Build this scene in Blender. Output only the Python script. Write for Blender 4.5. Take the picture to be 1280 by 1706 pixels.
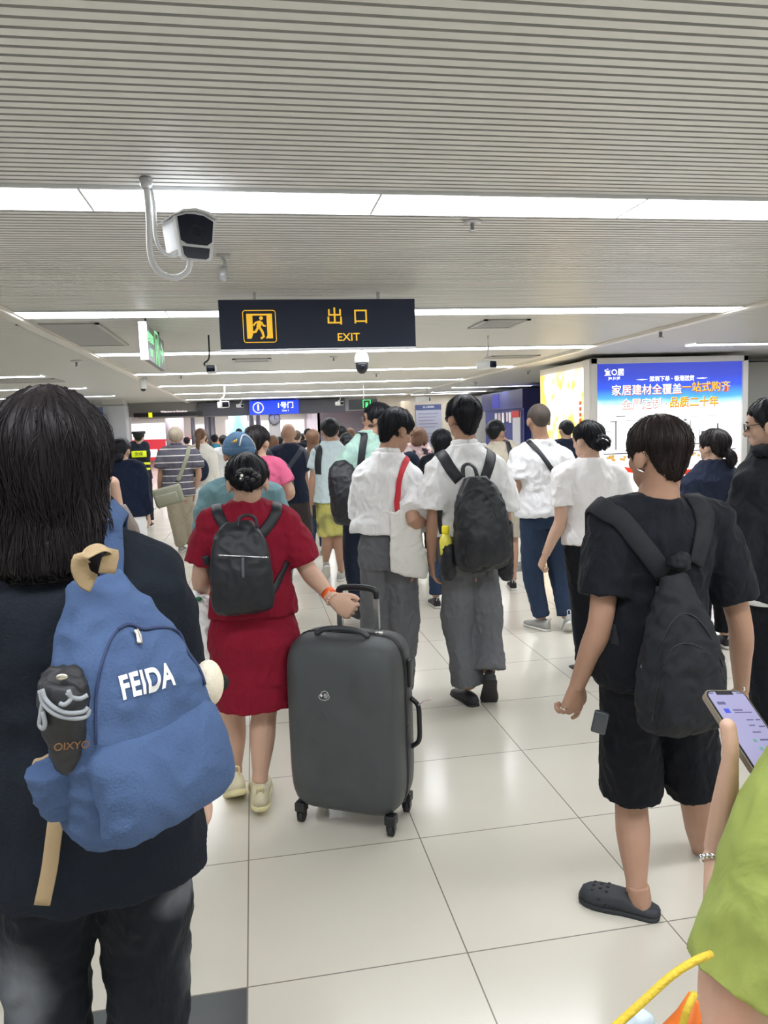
import bpy, bmesh, math, random
import numpy as np
from mathutils import Vector, Matrix, noise
from mathutils.bvhtree import BVHTree
random.seed(7)
for o in list(bpy.data.objects): bpy.data.objects.remove(o)
SC = bpy.context.scene; COL = SC.collection
V = Vector; PI = math.pi
# ------------------------------------------------------------------ camera
F, EYE = 1250.0, 1.55
dY = V((-220, 131, -F)).normalized(); dZ = V((1, .035, 0)).cross(dY).normalized()
if dZ.y < 0: dZ = -dZ
dX = dY.cross(dZ)
ROT = Matrix((dX, dY, dZ)); CAM = V((0, 0, EYE))
cd = bpy.data.cameras.new('camera'); cam = bpy.data.objects.new('camera', cd); COL.objects.link(cam)
cam.matrix_world = Matrix.Translation(CAM) @ ROT.to_4x4()
cd.sensor_fit = 'VERTICAL'; cd.sensor_height = 36; cd.lens = 36*F/1706; cd.clip_start = .02
SC.camera = cam
# ------------------------------------------------------------------ light and exposure
w = bpy.data.worlds.new('world'); SC.world = w; w.use_nodes = True
w.node_tree.nodes['Background'].inputs[0].default_value = (.93, .97, 1, 1)
w.node_tree.nodes['Background'].inputs[1].default_value = .55
STRIP_E = 9.0; BOARD_E = .85; HALL_E = 5.0
vs = SC.view_settings; vs.view_transform = 'Standard'; vs.look = 'None'; vs.gamma = 1; vs.use_curve_mapping = False; vs.exposure = 0.78
SC.cycles.use_denoising = True; SC.cycles.max_bounces = 6; SC.cycles.diffuse_bounces = 4; SC.cycles.glossy_bounces = 3; SC.cycles.sample_clamp_indirect = 6
# ------------------------------------------------------------------ authoring helpers
def ray(px, py): return ROT @ V((px-640, 853-py, -F))
def at(px, py, Y):
    r = ray(px, py); return CAM + r*(Y/r.y)
def onz(px, py, z=0.0):
    r = ray(px, py); return CAM + r*((z-EYE)/r.z)
def lerp(a, b, t): return a + (b-a)*t
def sst(a, b, x):
    t = min(1, max(0, (x-a)/(b-a))); return t*t*(3-2*t)
def tag(o, label=None, cat=None, group=None, kind=None):
    if label: o['label'] = label
    if cat: o['category'] = cat
    if group: o['group'] = group
    if kind: o['kind'] = kind
    return o
def empty(name, loc, label=None, cat=None, group=None):
    o = bpy.data.objects.new(name, None); o.empty_display_size = .1; o.location = loc; COL.objects.link(o)
    return tag(o, label, cat, group)
def rootloc(p):
    while p.parent: p = p.parent
    return V(p.location)
def link(name, me, mat, parent=None, smooth=True, world=True):
    """mesh data in world coordinates -> object with a local origin"""
    o = bpy.data.objects.new(name, me); COL.objects.link(o)
    if parent is not None:
        off = rootloc(parent); o.parent = parent
    else:
        c = np.array([v.co for v in me.vertices]) if len(me.vertices) else np.zeros((1, 3))
        mn, mx = c.min(0), c.max(0); off = V(((mn[0]+mx[0])/2, (mn[1]+mx[1])/2, mn[2])); o.location = off
    me.transform(Matrix.Translation(-off))
    for m in (mat if isinstance(mat, (list, tuple)) else [mat]): me.materials.append(m)
    if smooth: me.shade_smooth()
    return o
def fin(name, bm, mat, parent=None, smooth=True):
    me = bpy.data.meshes.new(name); bmesh.ops.recalc_face_normals(bm, faces=bm.faces[:]); bm.to_mesh(me); bm.free()
    return link(name, me, mat, parent, smooth)
def struct(name, bm, mat, smooth=False): return tag(fin(name, bm, mat, None, smooth), kind='structure')
def box(bm, a, b, M=None, bev=0):
    a = V(a); b = V(b); r = bmesh.ops.create_cube(bm, size=1)
    for v in r['verts']:
        v.co = V((lerp(a.x, b.x, v.co.x+.5), lerp(a.y, b.y, v.co.y+.5), lerp(a.z, b.z, v.co.z+.5)))
    vv = r['verts']
    if bev:
        es = list({e for v in vv for e in v.link_edges})
        rr = bmesh.ops.bevel(bm, geom=es, offset=bev, segments=3, affect='EDGES', profile=.5); vv = list({v for f in rr['faces'] for v in f.verts} | {v for v in vv if v.is_valid})
    if M is not None:
        for v in vv: v.co = M @ v.co
def cr(P, n):
    """Catmull-Rom resample of a list of Vectors/tuples"""
    P = [V(p) for p in P]; Q = [P[0]*2-P[1]] + P + [P[-1]*2-P[-2]]; out = []
    for i in range(1, len(Q)-2):
        for k in range(n):
            t = k/n; a, b, c, d = Q[i-1:i+3]
            out.append(.5*((2*b)+(c-a)*t+(2*a-5*b+4*c-d)*t*t+(3*b-a-3*c+d)*t**3))
    out.append(P[-1]); return out
def loft(bm, pts, rads, seg=16, side=None, pw=2.0, cap=True, sides=None):
    """closed tube; rads (a,b): a along side, b across"""
    rings = []; n = len(pts); prev = None
    for i, p in enumerate(pts):
        t = (pts[min(i+1, n-1)]-pts[max(i-1, 0)])
        if t.length < 1e-9: t = V((0, 0, 1))
        t.normalize()
        s = V(sides[i]) if sides else (V(side) if side is not None else (prev if prev is not None else (V((1, 0, 0)) if abs(t.x) < .8 else V((0, 1, 0)))))
        s = s - t*s.dot(t)
        if s.length < 1e-6: s = t.orthogonal()
        s.normalize(); prev = s; u = t.cross(s)
        r = rads[i]; a, b = (r, r) if not isinstance(r, (tuple, list, Vector)) else (r[0], r[1])
        ring = []
        for k in range(seg):
            th = 2*PI*k/seg; c, d = math.cos(th), math.sin(th)
            if pw != 2: c = math.copysign(abs(c)**(2/pw), c); d = math.copysign(abs(d)**(2/pw), d)
            ring.append(bm.verts.new(p + s*(a*c) + u*(b*d)))
        rings.append(ring)
    for A, B in zip(rings, rings[1:]):
        for k in range(seg): bm.faces.new((A[k], A[(k+1) % seg], B[(k+1) % seg], B[k]))
    if cap:
        bm.faces.new(list(reversed(rings[0]))); bm.faces.new(rings[-1])
    return rings
def tube(bm, P, r, seg=8, n=4, smooth=True):
    Q = cr(P, n) if smooth and len(P) > 2 else [V(p) for p in P]
    loft(bm, Q, [r]*len(Q), seg)
def ell(bm, c, r, M=None, u=20, v=14):
    q = bmesh.ops.create_uvsphere(bm, u_segments=u, v_segments=v, radius=1)
    for x in q['verts']:
        x.co = V((x.co.x*r[0]+c[0], x.co.y*r[1]+c[1], x.co.z*r[2]+c[2]))
        if M is not None: x.co = M @ x.co
def ribbon(bm, P, N, wd, th):
    loft(bm, P, [(wd/2, th/2)]*len(P), 8, pw=5, sides=[(P[min(i+1, len(P)-1)]-P[max(i-1, 0)]).cross(N[i]) for i in range(len(P))])
def disc(bm, c, r, y0, y1, seg=32, M=None):
    loft(bm, [V((c[0], y0, c[1])), V((c[0], y1, c[1]))] if M is None else [M@V((c[0], y0, c[1])), M@V((c[0], y1, c[1]))], [r, r], seg)
def remesh(bm, vox, sm=4, fac=.5):
    me = bpy.data.meshes.new('t'); bmesh.ops.recalc_face_normals(bm, faces=bm.faces[:]); bm.to_mesh(me); bm.free()
    o = bpy.data.objects.new('t', me); COL.objects.link(o)
    m = o.modifiers.new('r', 'REMESH'); m.mode = 'VOXEL'; m.voxel_size = vox
    if sm: s = o.modifiers.new('s', 'SMOOTH'); s.factor = fac; s.iterations = sm
    out = bpy.data.meshes.new_from_object(o.evaluated_get(bpy.context.evaluated_depsgraph_get()))
    bpy.data.objects.remove(o); bpy.data.meshes.remove(me); return out
def join(meshes):
    bm = bmesh.new()
    for m in meshes: bm.from_mesh(m); bpy.data.meshes.remove(m)
    me = bpy.data.meshes.new('j'); bm.to_mesh(me); bm.free(); return me
def crumple(me, amp, sc, seed=0, stretch=(1, 1, .55), ridge=.6, zf=None):
    """cloth folds as real displacement"""
    nv = len(me.vertices); co = [v.co.copy() for v in me.vertices]; nn = [v.normal.copy() for v in me.vertices]
    for i in range(nv):
        p = co[i]; q = V((p.x*stretch[0], p.y*stretch[1], p.z*stretch[2]))/sc + V((seed*3.1, seed*1.7, seed))
        a = noise.noise(q + .6*V((noise.noise(q*.5), 0, noise.noise(q*.5+V((5, 5, 5))))))
        q2 = V((q.x*1.2+q.z*1.5, q.y*1.6, q.z*2.2-q.x*.9))*1.5
        d = (1-2.4*abs(a))*ridge + (1-ridge)*a + .55*(.5-2*abs(noise.noise(q2))) + .18*noise.noise(q2*2.3)
        k = amp if zf is None else amp*zf(p)
        me.vertices[i].co = p + nn[i]*((d-.35)*k)
    me.update()
def bvh_of(*objs):
    vs_, fs = [], []
    for o in objs:
        off = rootloc(o); b = len(vs_)
        vs_ += [v.co+off for v in o.data.vertices]; fs += [[b+i for i in p.vertices] for p in o.data.polygons]
    return BVHTree.FromPolygons(vs_, fs)
# ------------------------------------------------------------------ materials
MATS = {}
def mat(name, col, rough=.6, metal=0., bump=0., bscale=40., bstretch=(1, 1, 1), var=0., vscale=6., emit=None, es=1., spec=.5, coat=0., sheen=0.):
    if name in MATS: return MATS[name]
    m = bpy.data.materials.new(name); m.use_nodes = True; nt = m.node_tree; b = nt.nodes['Principled BSDF']
    col = tuple(col)+(1,) if len(col) == 3 else col
    b.inputs['Base Color'].default_value = col; b.inputs['Roughness'].default_value = rough; b.inputs['Metallic'].default_value = metal
    b.inputs['Specular IOR Level'].default_value = spec; b.inputs['Coat Weight'].default_value = coat; b.inputs['Sheen Weight'].default_value = sheen
    if emit: b.inputs['Emission Color'].default_value = tuple(emit)+(1,); b.inputs['Emission Strength'].default_value = es
    if bump or var:
        tc = nt.nodes.new('ShaderNodeTexCoord'); mp = nt.nodes.new('ShaderNodeMapping'); nt.links.new(tc.outputs['Object'], mp.inputs[0]); mp.inputs['Scale'].default_value = bstretch
    if bump:
        n = nt.nodes.new('ShaderNodeTexNoise'); n.inputs['Scale'].default_value = bscale; n.inputs['Detail'].default_value = 4; nt.links.new(mp.outputs[0], n.inputs['Vector'])
        bp = nt.nodes.new('ShaderNodeBump'); bp.inputs['Strength'].default_value = bump; bp.inputs['Distance'].default_value = .004
        nt.links.new(n.outputs[0], bp.inputs['Height']); nt.links.new(bp.outputs[0], b.inputs['Normal'])
    if var:
        n2 = nt.nodes.new('ShaderNodeTexNoise'); n2.inputs['Scale'].default_value = vscale; n2.inputs['Detail'].default_value = 3; nt.links.new(mp.outputs[0], n2.inputs['Vector'])
        mx = nt.nodes.new('ShaderNodeMix'); mx.data_type = 'RGBA'; mx.inputs[6].default_value = tuple(c*(1-var) for c in col[:3])+(1,); mx.inputs[7].default_value = tuple(min(1, c*(1+var)) for c in col[:3])+(1,)
        nt.links.new(n2.outputs[0], mx.inputs[0]); nt.links.new(mx.outputs[2], b.inputs['Base Color'])
    MATS[name] = m; return m
def s2l(*c): return tuple((x/255/12.92) if x/255 <= .04045 else ((x/255+.055)/1.055)**2.4 for x in c)
def cloth(name, rgb, rough=.85, bump=.35, var=.06, bs=60):
    new = name not in MATS; m = mat(name, s2l(*rgb), rough, bump=bump, bscale=bs, bstretch=(1, 1, .6), var=var, vscale=9, spec=.2, sheen=.03)
    if new:  # a second, larger bump for creases
        nt, b = m.node_tree, m.node_tree.nodes['Principled BSDF']; tc = nt.nodes.new('ShaderNodeTexCoord'); n = nt.nodes.new('ShaderNodeTexNoise'); n.inputs['Scale'].default_value = 9; n.inputs['Detail'].default_value = 2.5; n.inputs['Distortion'].default_value = 1.6
        mp = nt.nodes.new('ShaderNodeMapping'); mp.inputs['Rotation'].default_value = (0, .5, 0); mp.inputs['Scale'].default_value = (1, 1, .5); nt.links.new(tc.outputs['Object'], mp.inputs[0]); nt.links.new(mp.outputs[0], n.inputs['Vector'])
        b2 = nt.nodes.new('ShaderNodeBump'); b2.inputs['Strength'].default_value = .55; b2.inputs['Distance'].default_value = .03; nt.links.new(n.outputs[0], b2.inputs['Height'])
        old = [l for l in nt.links if l.to_socket == b.inputs['Normal']][0].from_node; nt.links.new(b2.outputs[0], old.inputs['Normal'])
    return m
def emis(name, rgb, es): return mat(name, tuple(.3*c for c in s2l(*rgb)), .5, emit=s2l(*rgb), es=es*(1 if es > 3 else .56))
def nodes(m): return m.node_tree, m.node_tree.nodes['Principled BSDF']
SKIN = mat('skin_light', s2l(200, 164, 142), .5, bump=.15, bscale=120, var=.07, vscale=14, spec=.4)
SKIN_T = mat('skin_tan', s2l(176, 138, 116), .5, bump=.15, bscale=120, var=.09, vscale=14, spec=.4)
SKIN_D = mat('skin_deep', s2l(150, 105, 78), .5, bump=.15, bscale=120, var=.09, vscale=14, spec=.4)
def hairmat(name, rgb, rough=.42):
    m = mat(name, s2l(*rgb), rough, bump=.7, bscale=90, bstretch=(1, 1, .12), var=.35, vscale=25, spec=.22); return m
H_BLK = hairmat('hair_black', (25, 26, 31)); H_DK = hairmat('hair_dark_brown', (36, 32, 34)); H_BR = hairmat('hair_brown', (112, 84, 66)); H_GR = hairmat('hair_grey', (176, 164, 146), .6); H_CREW = hairmat('hair_cropped', (84, 76, 70), .7)
BLACK = cloth('black_cotton', (23, 26, 33)); BLACKN = mat('black_nylon', s2l(24, 27, 34), .5, bump=.25, bscale=25, var=.1, spec=.5); WHITE = cloth('white_cotton', (232, 232, 232), bs=30)
METAL = mat('brushed_steel', (.55, .56, .58), .3, 1.); CHROME = mat('chrome', (.8, .8, .8), .12, 1.); PLAST_B = mat('black_plastic', (.012, .013, .016), .35); RUB = mat('black_rubber', (.02, .02, .022), .7); GLASSB = mat('dark_lens', (.004, .006, .02), .15, spec=.3)
WPL = mat('white_plastic', s2l(222, 224, 226), .4)
# ------------------------------------------------------------------ text
def textmesh(s, size, M, ext=.002, align='CENTER', bold=0., sx=1., space=1.):
    c = bpy.data.curves.new('t', 'FONT'); c.body = s; c.size = size; c.align_x = align; c.align_y = 'CENTER'; c.extrude = ext; c.offset = bold; c.space_character = space
    o = bpy.data.objects.new('t', c); COL.objects.link(o)
    me = bpy.data.meshes.new_from_object(o.evaluated_get(bpy.context.evaluated_depsgraph_get())); bpy.data.objects.remove(o)
    me.transform(Matrix.Diagonal((sx, 1, 1, 1))); me.transform(M); me.materials.clear(); return me
def text(name, s, size, M, m, parent, **k): return link(name, textmesh(s, size, M, **k), m, parent, smooth=False)
def facing(x, y, z): # board plane: local x right, local y up, local z toward the viewer (-Y)
    return Matrix.Translation((x, y, z)) @ Matrix(((1, 0, 0, 0), (0, 0, -1, 0), (0, 1, 0, 0), (0, 0, 0, 1)))
def quadbox(bm, x0, x1, z0, z1, y0, y1): box(bm, (x0, y0, z0), (x1, y1, z1))
# ================================================================== THE SETTING
CZ = 2.90; XT0, XT1 = -2.47, 6.12
def floor_mat():
    m = bpy.data.materials.new('polished_floor_tile'); m.use_nodes = True; nt, b = nodes(m); L = nt.links.new; N = nt.nodes.new
    tc = N('ShaderNodeTexCoord'); sp = N('ShaderNodeSeparateXYZ'); L(tc.outputs['Object'], sp.inputs[0])
    def math_(op, a, bb=None, c=None):
        q = N('ShaderNodeMath'); q.operation = op
        for i, x in enumerate((a, bb, c)):
            if x is None: continue
            if isinstance(x, (int, float)): q.inputs[i].default_value = x
            else: L(x, q.inputs[i])
        return q.outputs[0]
    T = .642
    gx = math_('PINGPONG', math_('ADD', sp.outputs[0], .095), T/2); gy = math_('PINGPONG', math_('SUBTRACT', sp.outputs[1], 2.0), T/2)
    grout = math_('LESS_THAN', math_('MINIMUM', gx, gy), .0022)
    ix = math_('FLOOR', math_('DIVIDE', math_('ADD', sp.outputs[0], .095), T)); iy = math_('FLOOR', math_('DIVIDE', math_('SUBTRACT', sp.outputs[1], 2.0), T))
    cmb = N('ShaderNodeCombineXYZ'); L(ix, cmb.inputs[0]); L(iy, cmb.inputs[1]); wn = N('ShaderNodeTexWhiteNoise'); L(cmb.outputs[0], wn.inputs[0])
    nz = N('ShaderNodeTexNoise'); nz.inputs['Scale'].default_value = 3; nz.inputs['Detail'].default_value = 6; L(tc.outputs['Object'], nz.inputs['Vector'])
    f = math_('ADD', math_('MULTIPLY', wn.outputs[0], .3), math_('MULTIPLY', nz.outputs[0], .5))
    mx = N('ShaderNodeMix'); mx.data_type = 'RGBA'; mx.inputs[6].default_value = s2l(202, 197, 184)+(1,); mx.inputs[7].default_value = s2l(219, 214, 201)+(1,); L(f, mx.inputs[0])
    # dark granite tiles: one row at the near left and one band further on at the right
    dk1 = math_('MULTIPLY', math_('LESS_THAN', sp.outputs[0], -.095), math_('MULTIPLY', math_('LESS_THAN', sp.outputs[1], 2.0), math_('GREATER_THAN', sp.outputs[1], 2.0-T)))
    dk2 = math_('MULTIPLY', math_('GREATER_THAN', sp.outputs[0], 1.83), math_('MULTIPLY', math_('LESS_THAN', sp.outputs[1], 2.0+T*9.35), math_('GREATER_THAN', sp.outputs[1], 2.0+T*8.5)))
    dk = math_('MAXIMUM', dk1, dk2)
    m2 = N('ShaderNodeMix'); m2.data_type = 'RGBA'; L(dk, m2.inputs[0]); L(mx.outputs[2], m2.inputs[6]); m2.inputs[7].default_value = s2l(84, 88, 90)+(1,)
    m3 = N('ShaderNodeMix'); m3.data_type = 'RGBA'; L(grout, m3.inputs[0]); L(m2.outputs[2], m3.inputs[6]); m3.inputs[7].default_value = s2l(128, 122, 112)+(1,)
    L(m3.outputs[2], b.inputs['Base Color'])
    n2 = N('ShaderNodeTexNoise'); n2.inputs['Scale'].default_value = 1.3; L(tc.outputs['Object'], n2.inputs['Vector'])
    L(math_('ADD', math_('MULTIPLY', n2.outputs[0], .10), .13), b.inputs['Roughness']); b.inputs['Specular IOR Level'].default_value = .6
    bp = N('ShaderNodeBump'); bp.inputs['Strength'].default_value = .25; bp.inputs['Distance'].default_value = .002; bp.invert = True; L(grout, bp.inputs['Height']); L(bp.outputs[0], b.inputs['Normal'])
    return m
bm = bmesh.new(); vv = [bm.verts.new(p) for p in ((-9, -7, 0), (13, -7, 0), (13, 52, 0), (-9, 52, 0))]; bm.faces.new(vv)
me = bpy.data.meshes.new('floor'); bm.to_mesh(me); bm.free(); fo = bpy.data.objects.new('floor', me); COL.objects.link(fo); me.materials.append(floor_mat()); fo['kind'] = 'structure'
CEILM = mat('ribbed_metal_ceiling', s2l(228, 228, 223), .42, spec=.5); TRIM = mat('cream_trim_metal', s2l(216, 212, 204), .4)
bm = bmesh.new(); y = -7.0; pr = []
while y < 31.4:
    pr += [(y, CZ), (y+.046, CZ+.0005), (y+.0475, CZ+.015), (y+.0625, CZ+.015)]; y += .064
prev = None; nf = 0
for (yy, zz) in pr:
    a, b = bm.verts.new((-9, yy, zz)), bm.verts.new((13, yy, zz))
    if prev: fc_ = bm.faces.new((prev[0], prev[1], b, a)); fc_.material_index = 1 if nf % 4 in (1, 2, 3) else 0; nf += 1
    prev = (a, b)
me = bpy.data.meshes.new('ceiling'); bm.to_mesh(me); bm.free(); co = bpy.data.objects.new('ceiling', me); COL.objects.link(co); me.materials.append(CEILM); me.materials.append(mat('groove_grey', s2l(176, 176, 174), .6)); co['kind'] = 'structure'
bm = bmesh.new(); box(bm, (-9, -7, CZ+.02), (13, 52, CZ+.1)); struct('ceiling_slab', bm, mat('plaster_white', s2l(200, 198, 192), .8))
for i, x in enumerate((XT0, XT1)):
    bm = bmesh.new(); box(bm, (x-.07, -7, CZ-.045), (x+.07, 31.3, CZ+.01), bev=.01); box(bm, (x-.1, -7, CZ-.02), (x+.1, 31.3, CZ+.01)); struct('trim_%d' % (i+1), bm, TRIM)
WALLG = mat('wall_grey_panel', s2l(188, 186, 182), .45, var=.03, vscale=1.); WALLM = mat('wall_mauve_panel', s2l(160, 150, 165), .35, var=.05, vscale=.6); WALLC = mat('wall_cream_stone', s2l(196, 186, 170), .4, var=.06, vscale=2)
for nm, a, b, m in (('wall_left', (-9.2, -7, 0), (-9, 52, CZ), WALLG), ('wall_right', (13, -7, 0), (13.2, 52, CZ), WALLG), ('wall_back', (-9, -7.2, 0), (13, -7, CZ), WALLG), ('wall_far', (-9, 51.8, 0), (13, 52, CZ), mat('far_wall_white', s2l(235, 228, 230), .5))):
    bm = bmesh.new(); box(bm, a, b); struct(nm, bm, m)
# lit strips
STRIPM = emis('lit_diffuser', (247, 250, 255), STRIP_E)
proto = None; nstrip = 0
def strip(x0, x1, y, wd, label, joints=1.653, jx=-.85, group=None, rounded=False):
    e = empty('ceiling_light', ((x0+x1)/2, y, CZ), label, 'ceiling light', group)
    bm = bmesh.new(); z = CZ-.012
    for a, b in ((y-wd/2-.018, y-wd/2), (y+wd/2, y+wd/2+.018)): box(bm, (x0, a, z-.006), (x1, b, CZ+.004))
    js = []; x = jx-joints*6
    while x < x1:
        if x > x0+.1: js.append(x); box(bm, (x-.008, y-wd/2, z-.003), (x+.008, y+wd/2, CZ))
        x += joints
    fin('light_frame', bm, WPL, e, False)
    ed = [x0]+js+[x1]
    for a, b in zip(ed, ed[1:]):
        bm = bmesh.new(); box(bm, (a+.008, y-wd/2, z), (b-.008, y+wd/2, CZ+.004)); fin('diffuser_panel', bm, STRIPM, e, False)
lab = {-1: 'lit ceiling strip farthest behind the place of the viewer', 0: 'second lit ceiling strip behind the place of the viewer', 1: 'lit ceiling strip right above and just ahead of the viewer, out of view', 2: 'nearest wide lit strip across the ribbed ceiling, above the large white camera', 3: 'second lit ceiling strip, running behind the top of the dark EXIT sign', 4: 'third lit ceiling strip, running behind the bottom of the dark EXIT sign', 5: 'fourth lit ceiling strip, behind the hanging dome camera', 6: 'fifth lit ceiling strip, just beyond the hanging dome camera', 7: 'sixth lit ceiling strip, second nearest the blue gate sign', 8: 'last lit ceiling strip, right above the blue gate sign'}
for k in range(-1, 9):
    y = 4.6+4.13*(k-2)
    if k <= 8: strip(XT0+.09, XT1-.09, y, .40 if k == 2 else .42, lab.get(k, 'lit ceiling strip behind the place of the viewer'), group=None if k in lab else 'ceiling strips behind the viewer')
for y, x0, x1, lb in ((16.9, -8.6, -4.25, 'short lit strip left of the left ceiling trim, nearest of those bays'), (21.1, -8.6, -4.27, 'short lit strip at left ceiling bay, middle of the three'), (25.3, -8.6, -4.27, 'short lit strip at left ceiling bay, just above the blue poster column'),
        (12.9, 8.05, 12.5, 'lit strip in right ceiling bay above the big blue billboard'), (25.7, 7.0, 9.9, 'short lit strip above the dark blue kiosk fascia'), (28.8, 7.0, 9.2, 'short lit strip above the head of the student with black backpack'), (30.3, 6.5, 8.9, 'farthest short lit strip in the right ceiling bay')):
    strip(x0, x1, y, .34, lb)
# near-left and near-right plain bays continue behind the viewer
strip(-8.6, -3.5, 0.6, .42, 'lit ceiling strip beyond the left edge of the view', group='bay strips outside the view'); strip(7.0, 12.5, 0.6, .42, 'lit ceiling strip beyond the right edge of the view', group='bay strips outside the view')
# header and openings at the end of the hall
HD = mat('header_grey', s2l(150, 148, 146), .5); DKB = mat('charcoal_fascia', s2l(66, 66, 74), .4)
bm = bmesh.new(); box(bm, (-4.9, 31.3, 2.36), (5.2, 31.6, CZ)); struct('wall_header', bm, HD)
bm = bmesh.new(); box(bm, (-2.1, 31.12, 2.30), (3.85, 31.29, 2.84)); tag(fin('fascia_board', bm, DKB, None, False), 'charcoal fascia board above the gate opening, behind the blue sign', 'sign board')
bm = bmesh.new(); box(bm, (-4.55, 31.0, 2.33), (-1.9, 31.1, 2.50)); o = tag(fin('display_board', bm, mat('black_board', (.012, .012, .018), .3), None, False), 'long narrow black board hung over the gate opening at left', 'sign board')
text('board_text', 'Welcome to Shenzhen', .11, facing(-3.0, 30.99, 2.52), emis('text_glow', (255, 235, 240), 2.), o); bm = bmesh.new(); box(bm, (-3.98, 30.96, 2.31), (-3.84, 30.99, 2.5)); fin('yellow_tab', bm, emis('yellow_glow', (240, 240, 20), 1.2), o, False)
# walls either side of the opening
bm = bmesh.new(); box(bm, (-9, 31.3, 0), (-4.75, 31.6, CZ)); struct('wall_gate_left', bm, WALLG)
bm = bmesh.new(); box(bm, (2.9, 33.5, 0), (5.3, 33.7, 2.6)); box(bm, (2.9, 33.5, 0), (3.0, 46, 2.6)); struct('wall_mauve', bm, WALLM)
bm = bmesh.new(); box(bm, (5.2, 31.3, 0), (13, 31.6, CZ)); struct('wall_gate_right', bm, WALLC)
bm = bmesh.new(); box(bm, (5.95, 29.6, 0), (6.3, 30.0, 2.62)); struct('column_right', bm, mat('pale_stone_post', s2l(205, 190, 168), .35))
bm = bmesh.new(); box(bm, (-5.15, 27.8, 0), (-4.35, 28.6, 2.72), bev=.05); struct('column_left', bm, mat('pale_grey_column', s2l(176, 178, 182), .35))
bm = bmesh.new(); box(bm, (-5.1, 27.7, 2.72), (-4.4, 28.7, CZ)); struct('column_left_cap', bm, WALLG)
# blue notice poster on a stand left of the column
e = empty('notice_board', (-5.6, 27.2, 0), 'tall blue notice poster with white panel, left of the pale column', 'poster')
bm = bmesh.new(); box(bm, (-6.3, 27.2, 0), (-5.0, 27.3, 2.62)); fin('board', bm, mat('poster_blue', s2l(58, 70, 120), .4), e, False)
bm = bmesh.new(); box(bm, (-6.2, 27.17, 1.0), (-5.15, 27.2, 2.15)); fin('printed_panel', bm, mat('poster_grey', s2l(170, 176, 186), .4), e, False)
bm = bmesh.new(); box(bm, (-6.25, 27.165, 2.17), (-5.05, 27.2, 2.36)); fin('picture_band', bm, mat('poster_sky', s2l(60, 110, 190), .4), e, False)
text('poster_title', '自助通行', .2, facing(-5.6, 27.19, 2.48), WPL, e)
# hall beyond the gate
HALLW = emis('hall_light_panel', (255, 250, 252), HALL_E)
for x0, x1, y, wd, lb_ in ((-4.4, -1.6, 33.6, .5, 'bright lit panel beyond the gate, above the guard and the grey-haired head'), (-1.3, 2.7, 33.6, .5, 'bright lit panel beyond the gate, right below the charcoal fascia'), (-4.4, 2.6, 36.0, .5, 'second row lit panel in the far hall beyond the gate'), (-4.4, 2.6, 38.6, .5, 'farthest lit panel in the far hall beyond the gate')):
    bm = bmesh.new(); box(bm, (x0, y-wd/2, 2.42 if y < 35 else 2.6), (x1, y+wd/2, 2.47 if y < 35 else 2.65)); tag(fin('ceiling_light', bm, HALLW, None, False), lb_, 'ceiling light')
bm = bmesh.new(); box(bm, (-4.7, 33.2, 2.32), (2.9, 33.3, 2.42)); struct('trim_3', bm, HD)
def lit(name, x0, x1, z0, z1, y, rgb, es, label, cat='light box'):
    bm = bmesh.new(); box(bm, (x0, y, z0), (x1, y+.12, z1)); return tag(fin(name, bm, emis('lit_%d_%d_%d' % tuple(rgb)+('_%.1f' % es), rgb, es), None, False), label, cat)
bm = bmesh.new(); box(bm, (-9, 41.03, 0), (3, 41.2, CZ)); struct('wall_hall', bm, WALLG)
lit('light_box', -6.6, -4.15, 1.35, 2.25, 40.9, (255, 250, 252), 1.8, 'blown-out white light box in the far hall, left above the guard')
lit('light_box', -2.9, -2.2, 1.2, 2.1, 40.9, (255, 250, 252), 1.8, 'narrow white light box in the far hall behind the ponytail head')
lit('light_box', -.2, 2.8, 1.3, 2.2, 40.9, (255, 248, 250), 1.7, 'wide white light box in the far hall below the blue sign')
lit('light_box', 1.9, 2.6, .3, 1.9, 40.9, (255, 238, 248), 1.5, 'pale pink light box in the far hall right of the bald head')
lit('light_box', -1.35, -.95, 1.2, 2.3, 40.9, (250, 250, 255), 1.7, 'thin white light box in the far hall, left of the blue-lit column')
e = lit('advert_wall', -6.3, -2.0, .35, 1.42, 40.68, (226, 60, 74), .85, 'red lit advertising wall in the far hall behind the guard', 'billboard')
bm = bmesh.new()
for (a, b, c, d) in ((-4.45, -4.15, .6, 1.3), (-3.7, -2.9, .95, 1.36), (-2.6, -2.2, .5, .8), (-4.3, -3.0, .86, .92), (-4.6, -2.9, .58, .64), (-6.0, -4.9, .5, .9)): box(bm, (a, 40.63, c), (b, 40.67, d))
ell(bm, (-3.2, 40.66, 1.08), (.28, .03, .2))
fin('printed_shapes', bm, emis('advert_white', (255, 235, 235), 1.4), e, False)
lit('advert_wall', -1.8, 0.0, .35, 1.25, 40.68, (240, 140, 90), .9, 'orange lit advertising panel in the far hall behind the teal shirt', 'billboard')
def col(x, y, r, m, lb, z1=2.4):
    bm = bmesh.new(); loft(bm, [V((x, y, 0)), V((x, y, z1))], [r, r], 32); tag(fin('column', bm, m), kind='structure')
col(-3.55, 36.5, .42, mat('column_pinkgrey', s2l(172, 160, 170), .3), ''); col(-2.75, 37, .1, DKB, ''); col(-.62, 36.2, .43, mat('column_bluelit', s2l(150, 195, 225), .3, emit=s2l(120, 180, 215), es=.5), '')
for x in (-1.72, -1.95): col(x, 34.6, .13, DKB, '')
for x in (.0, .32): col(x, 35.5, .12, mat('column_slate', s2l(88, 86, 104), .35), '')
bm = bmesh.new(); box(bm, (.70, 31.0, 0), (1.16, 31.3, 2.31)); struct('column_clock', bm, mat('clock_post', s2l(176, 172, 174), .4))
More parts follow.
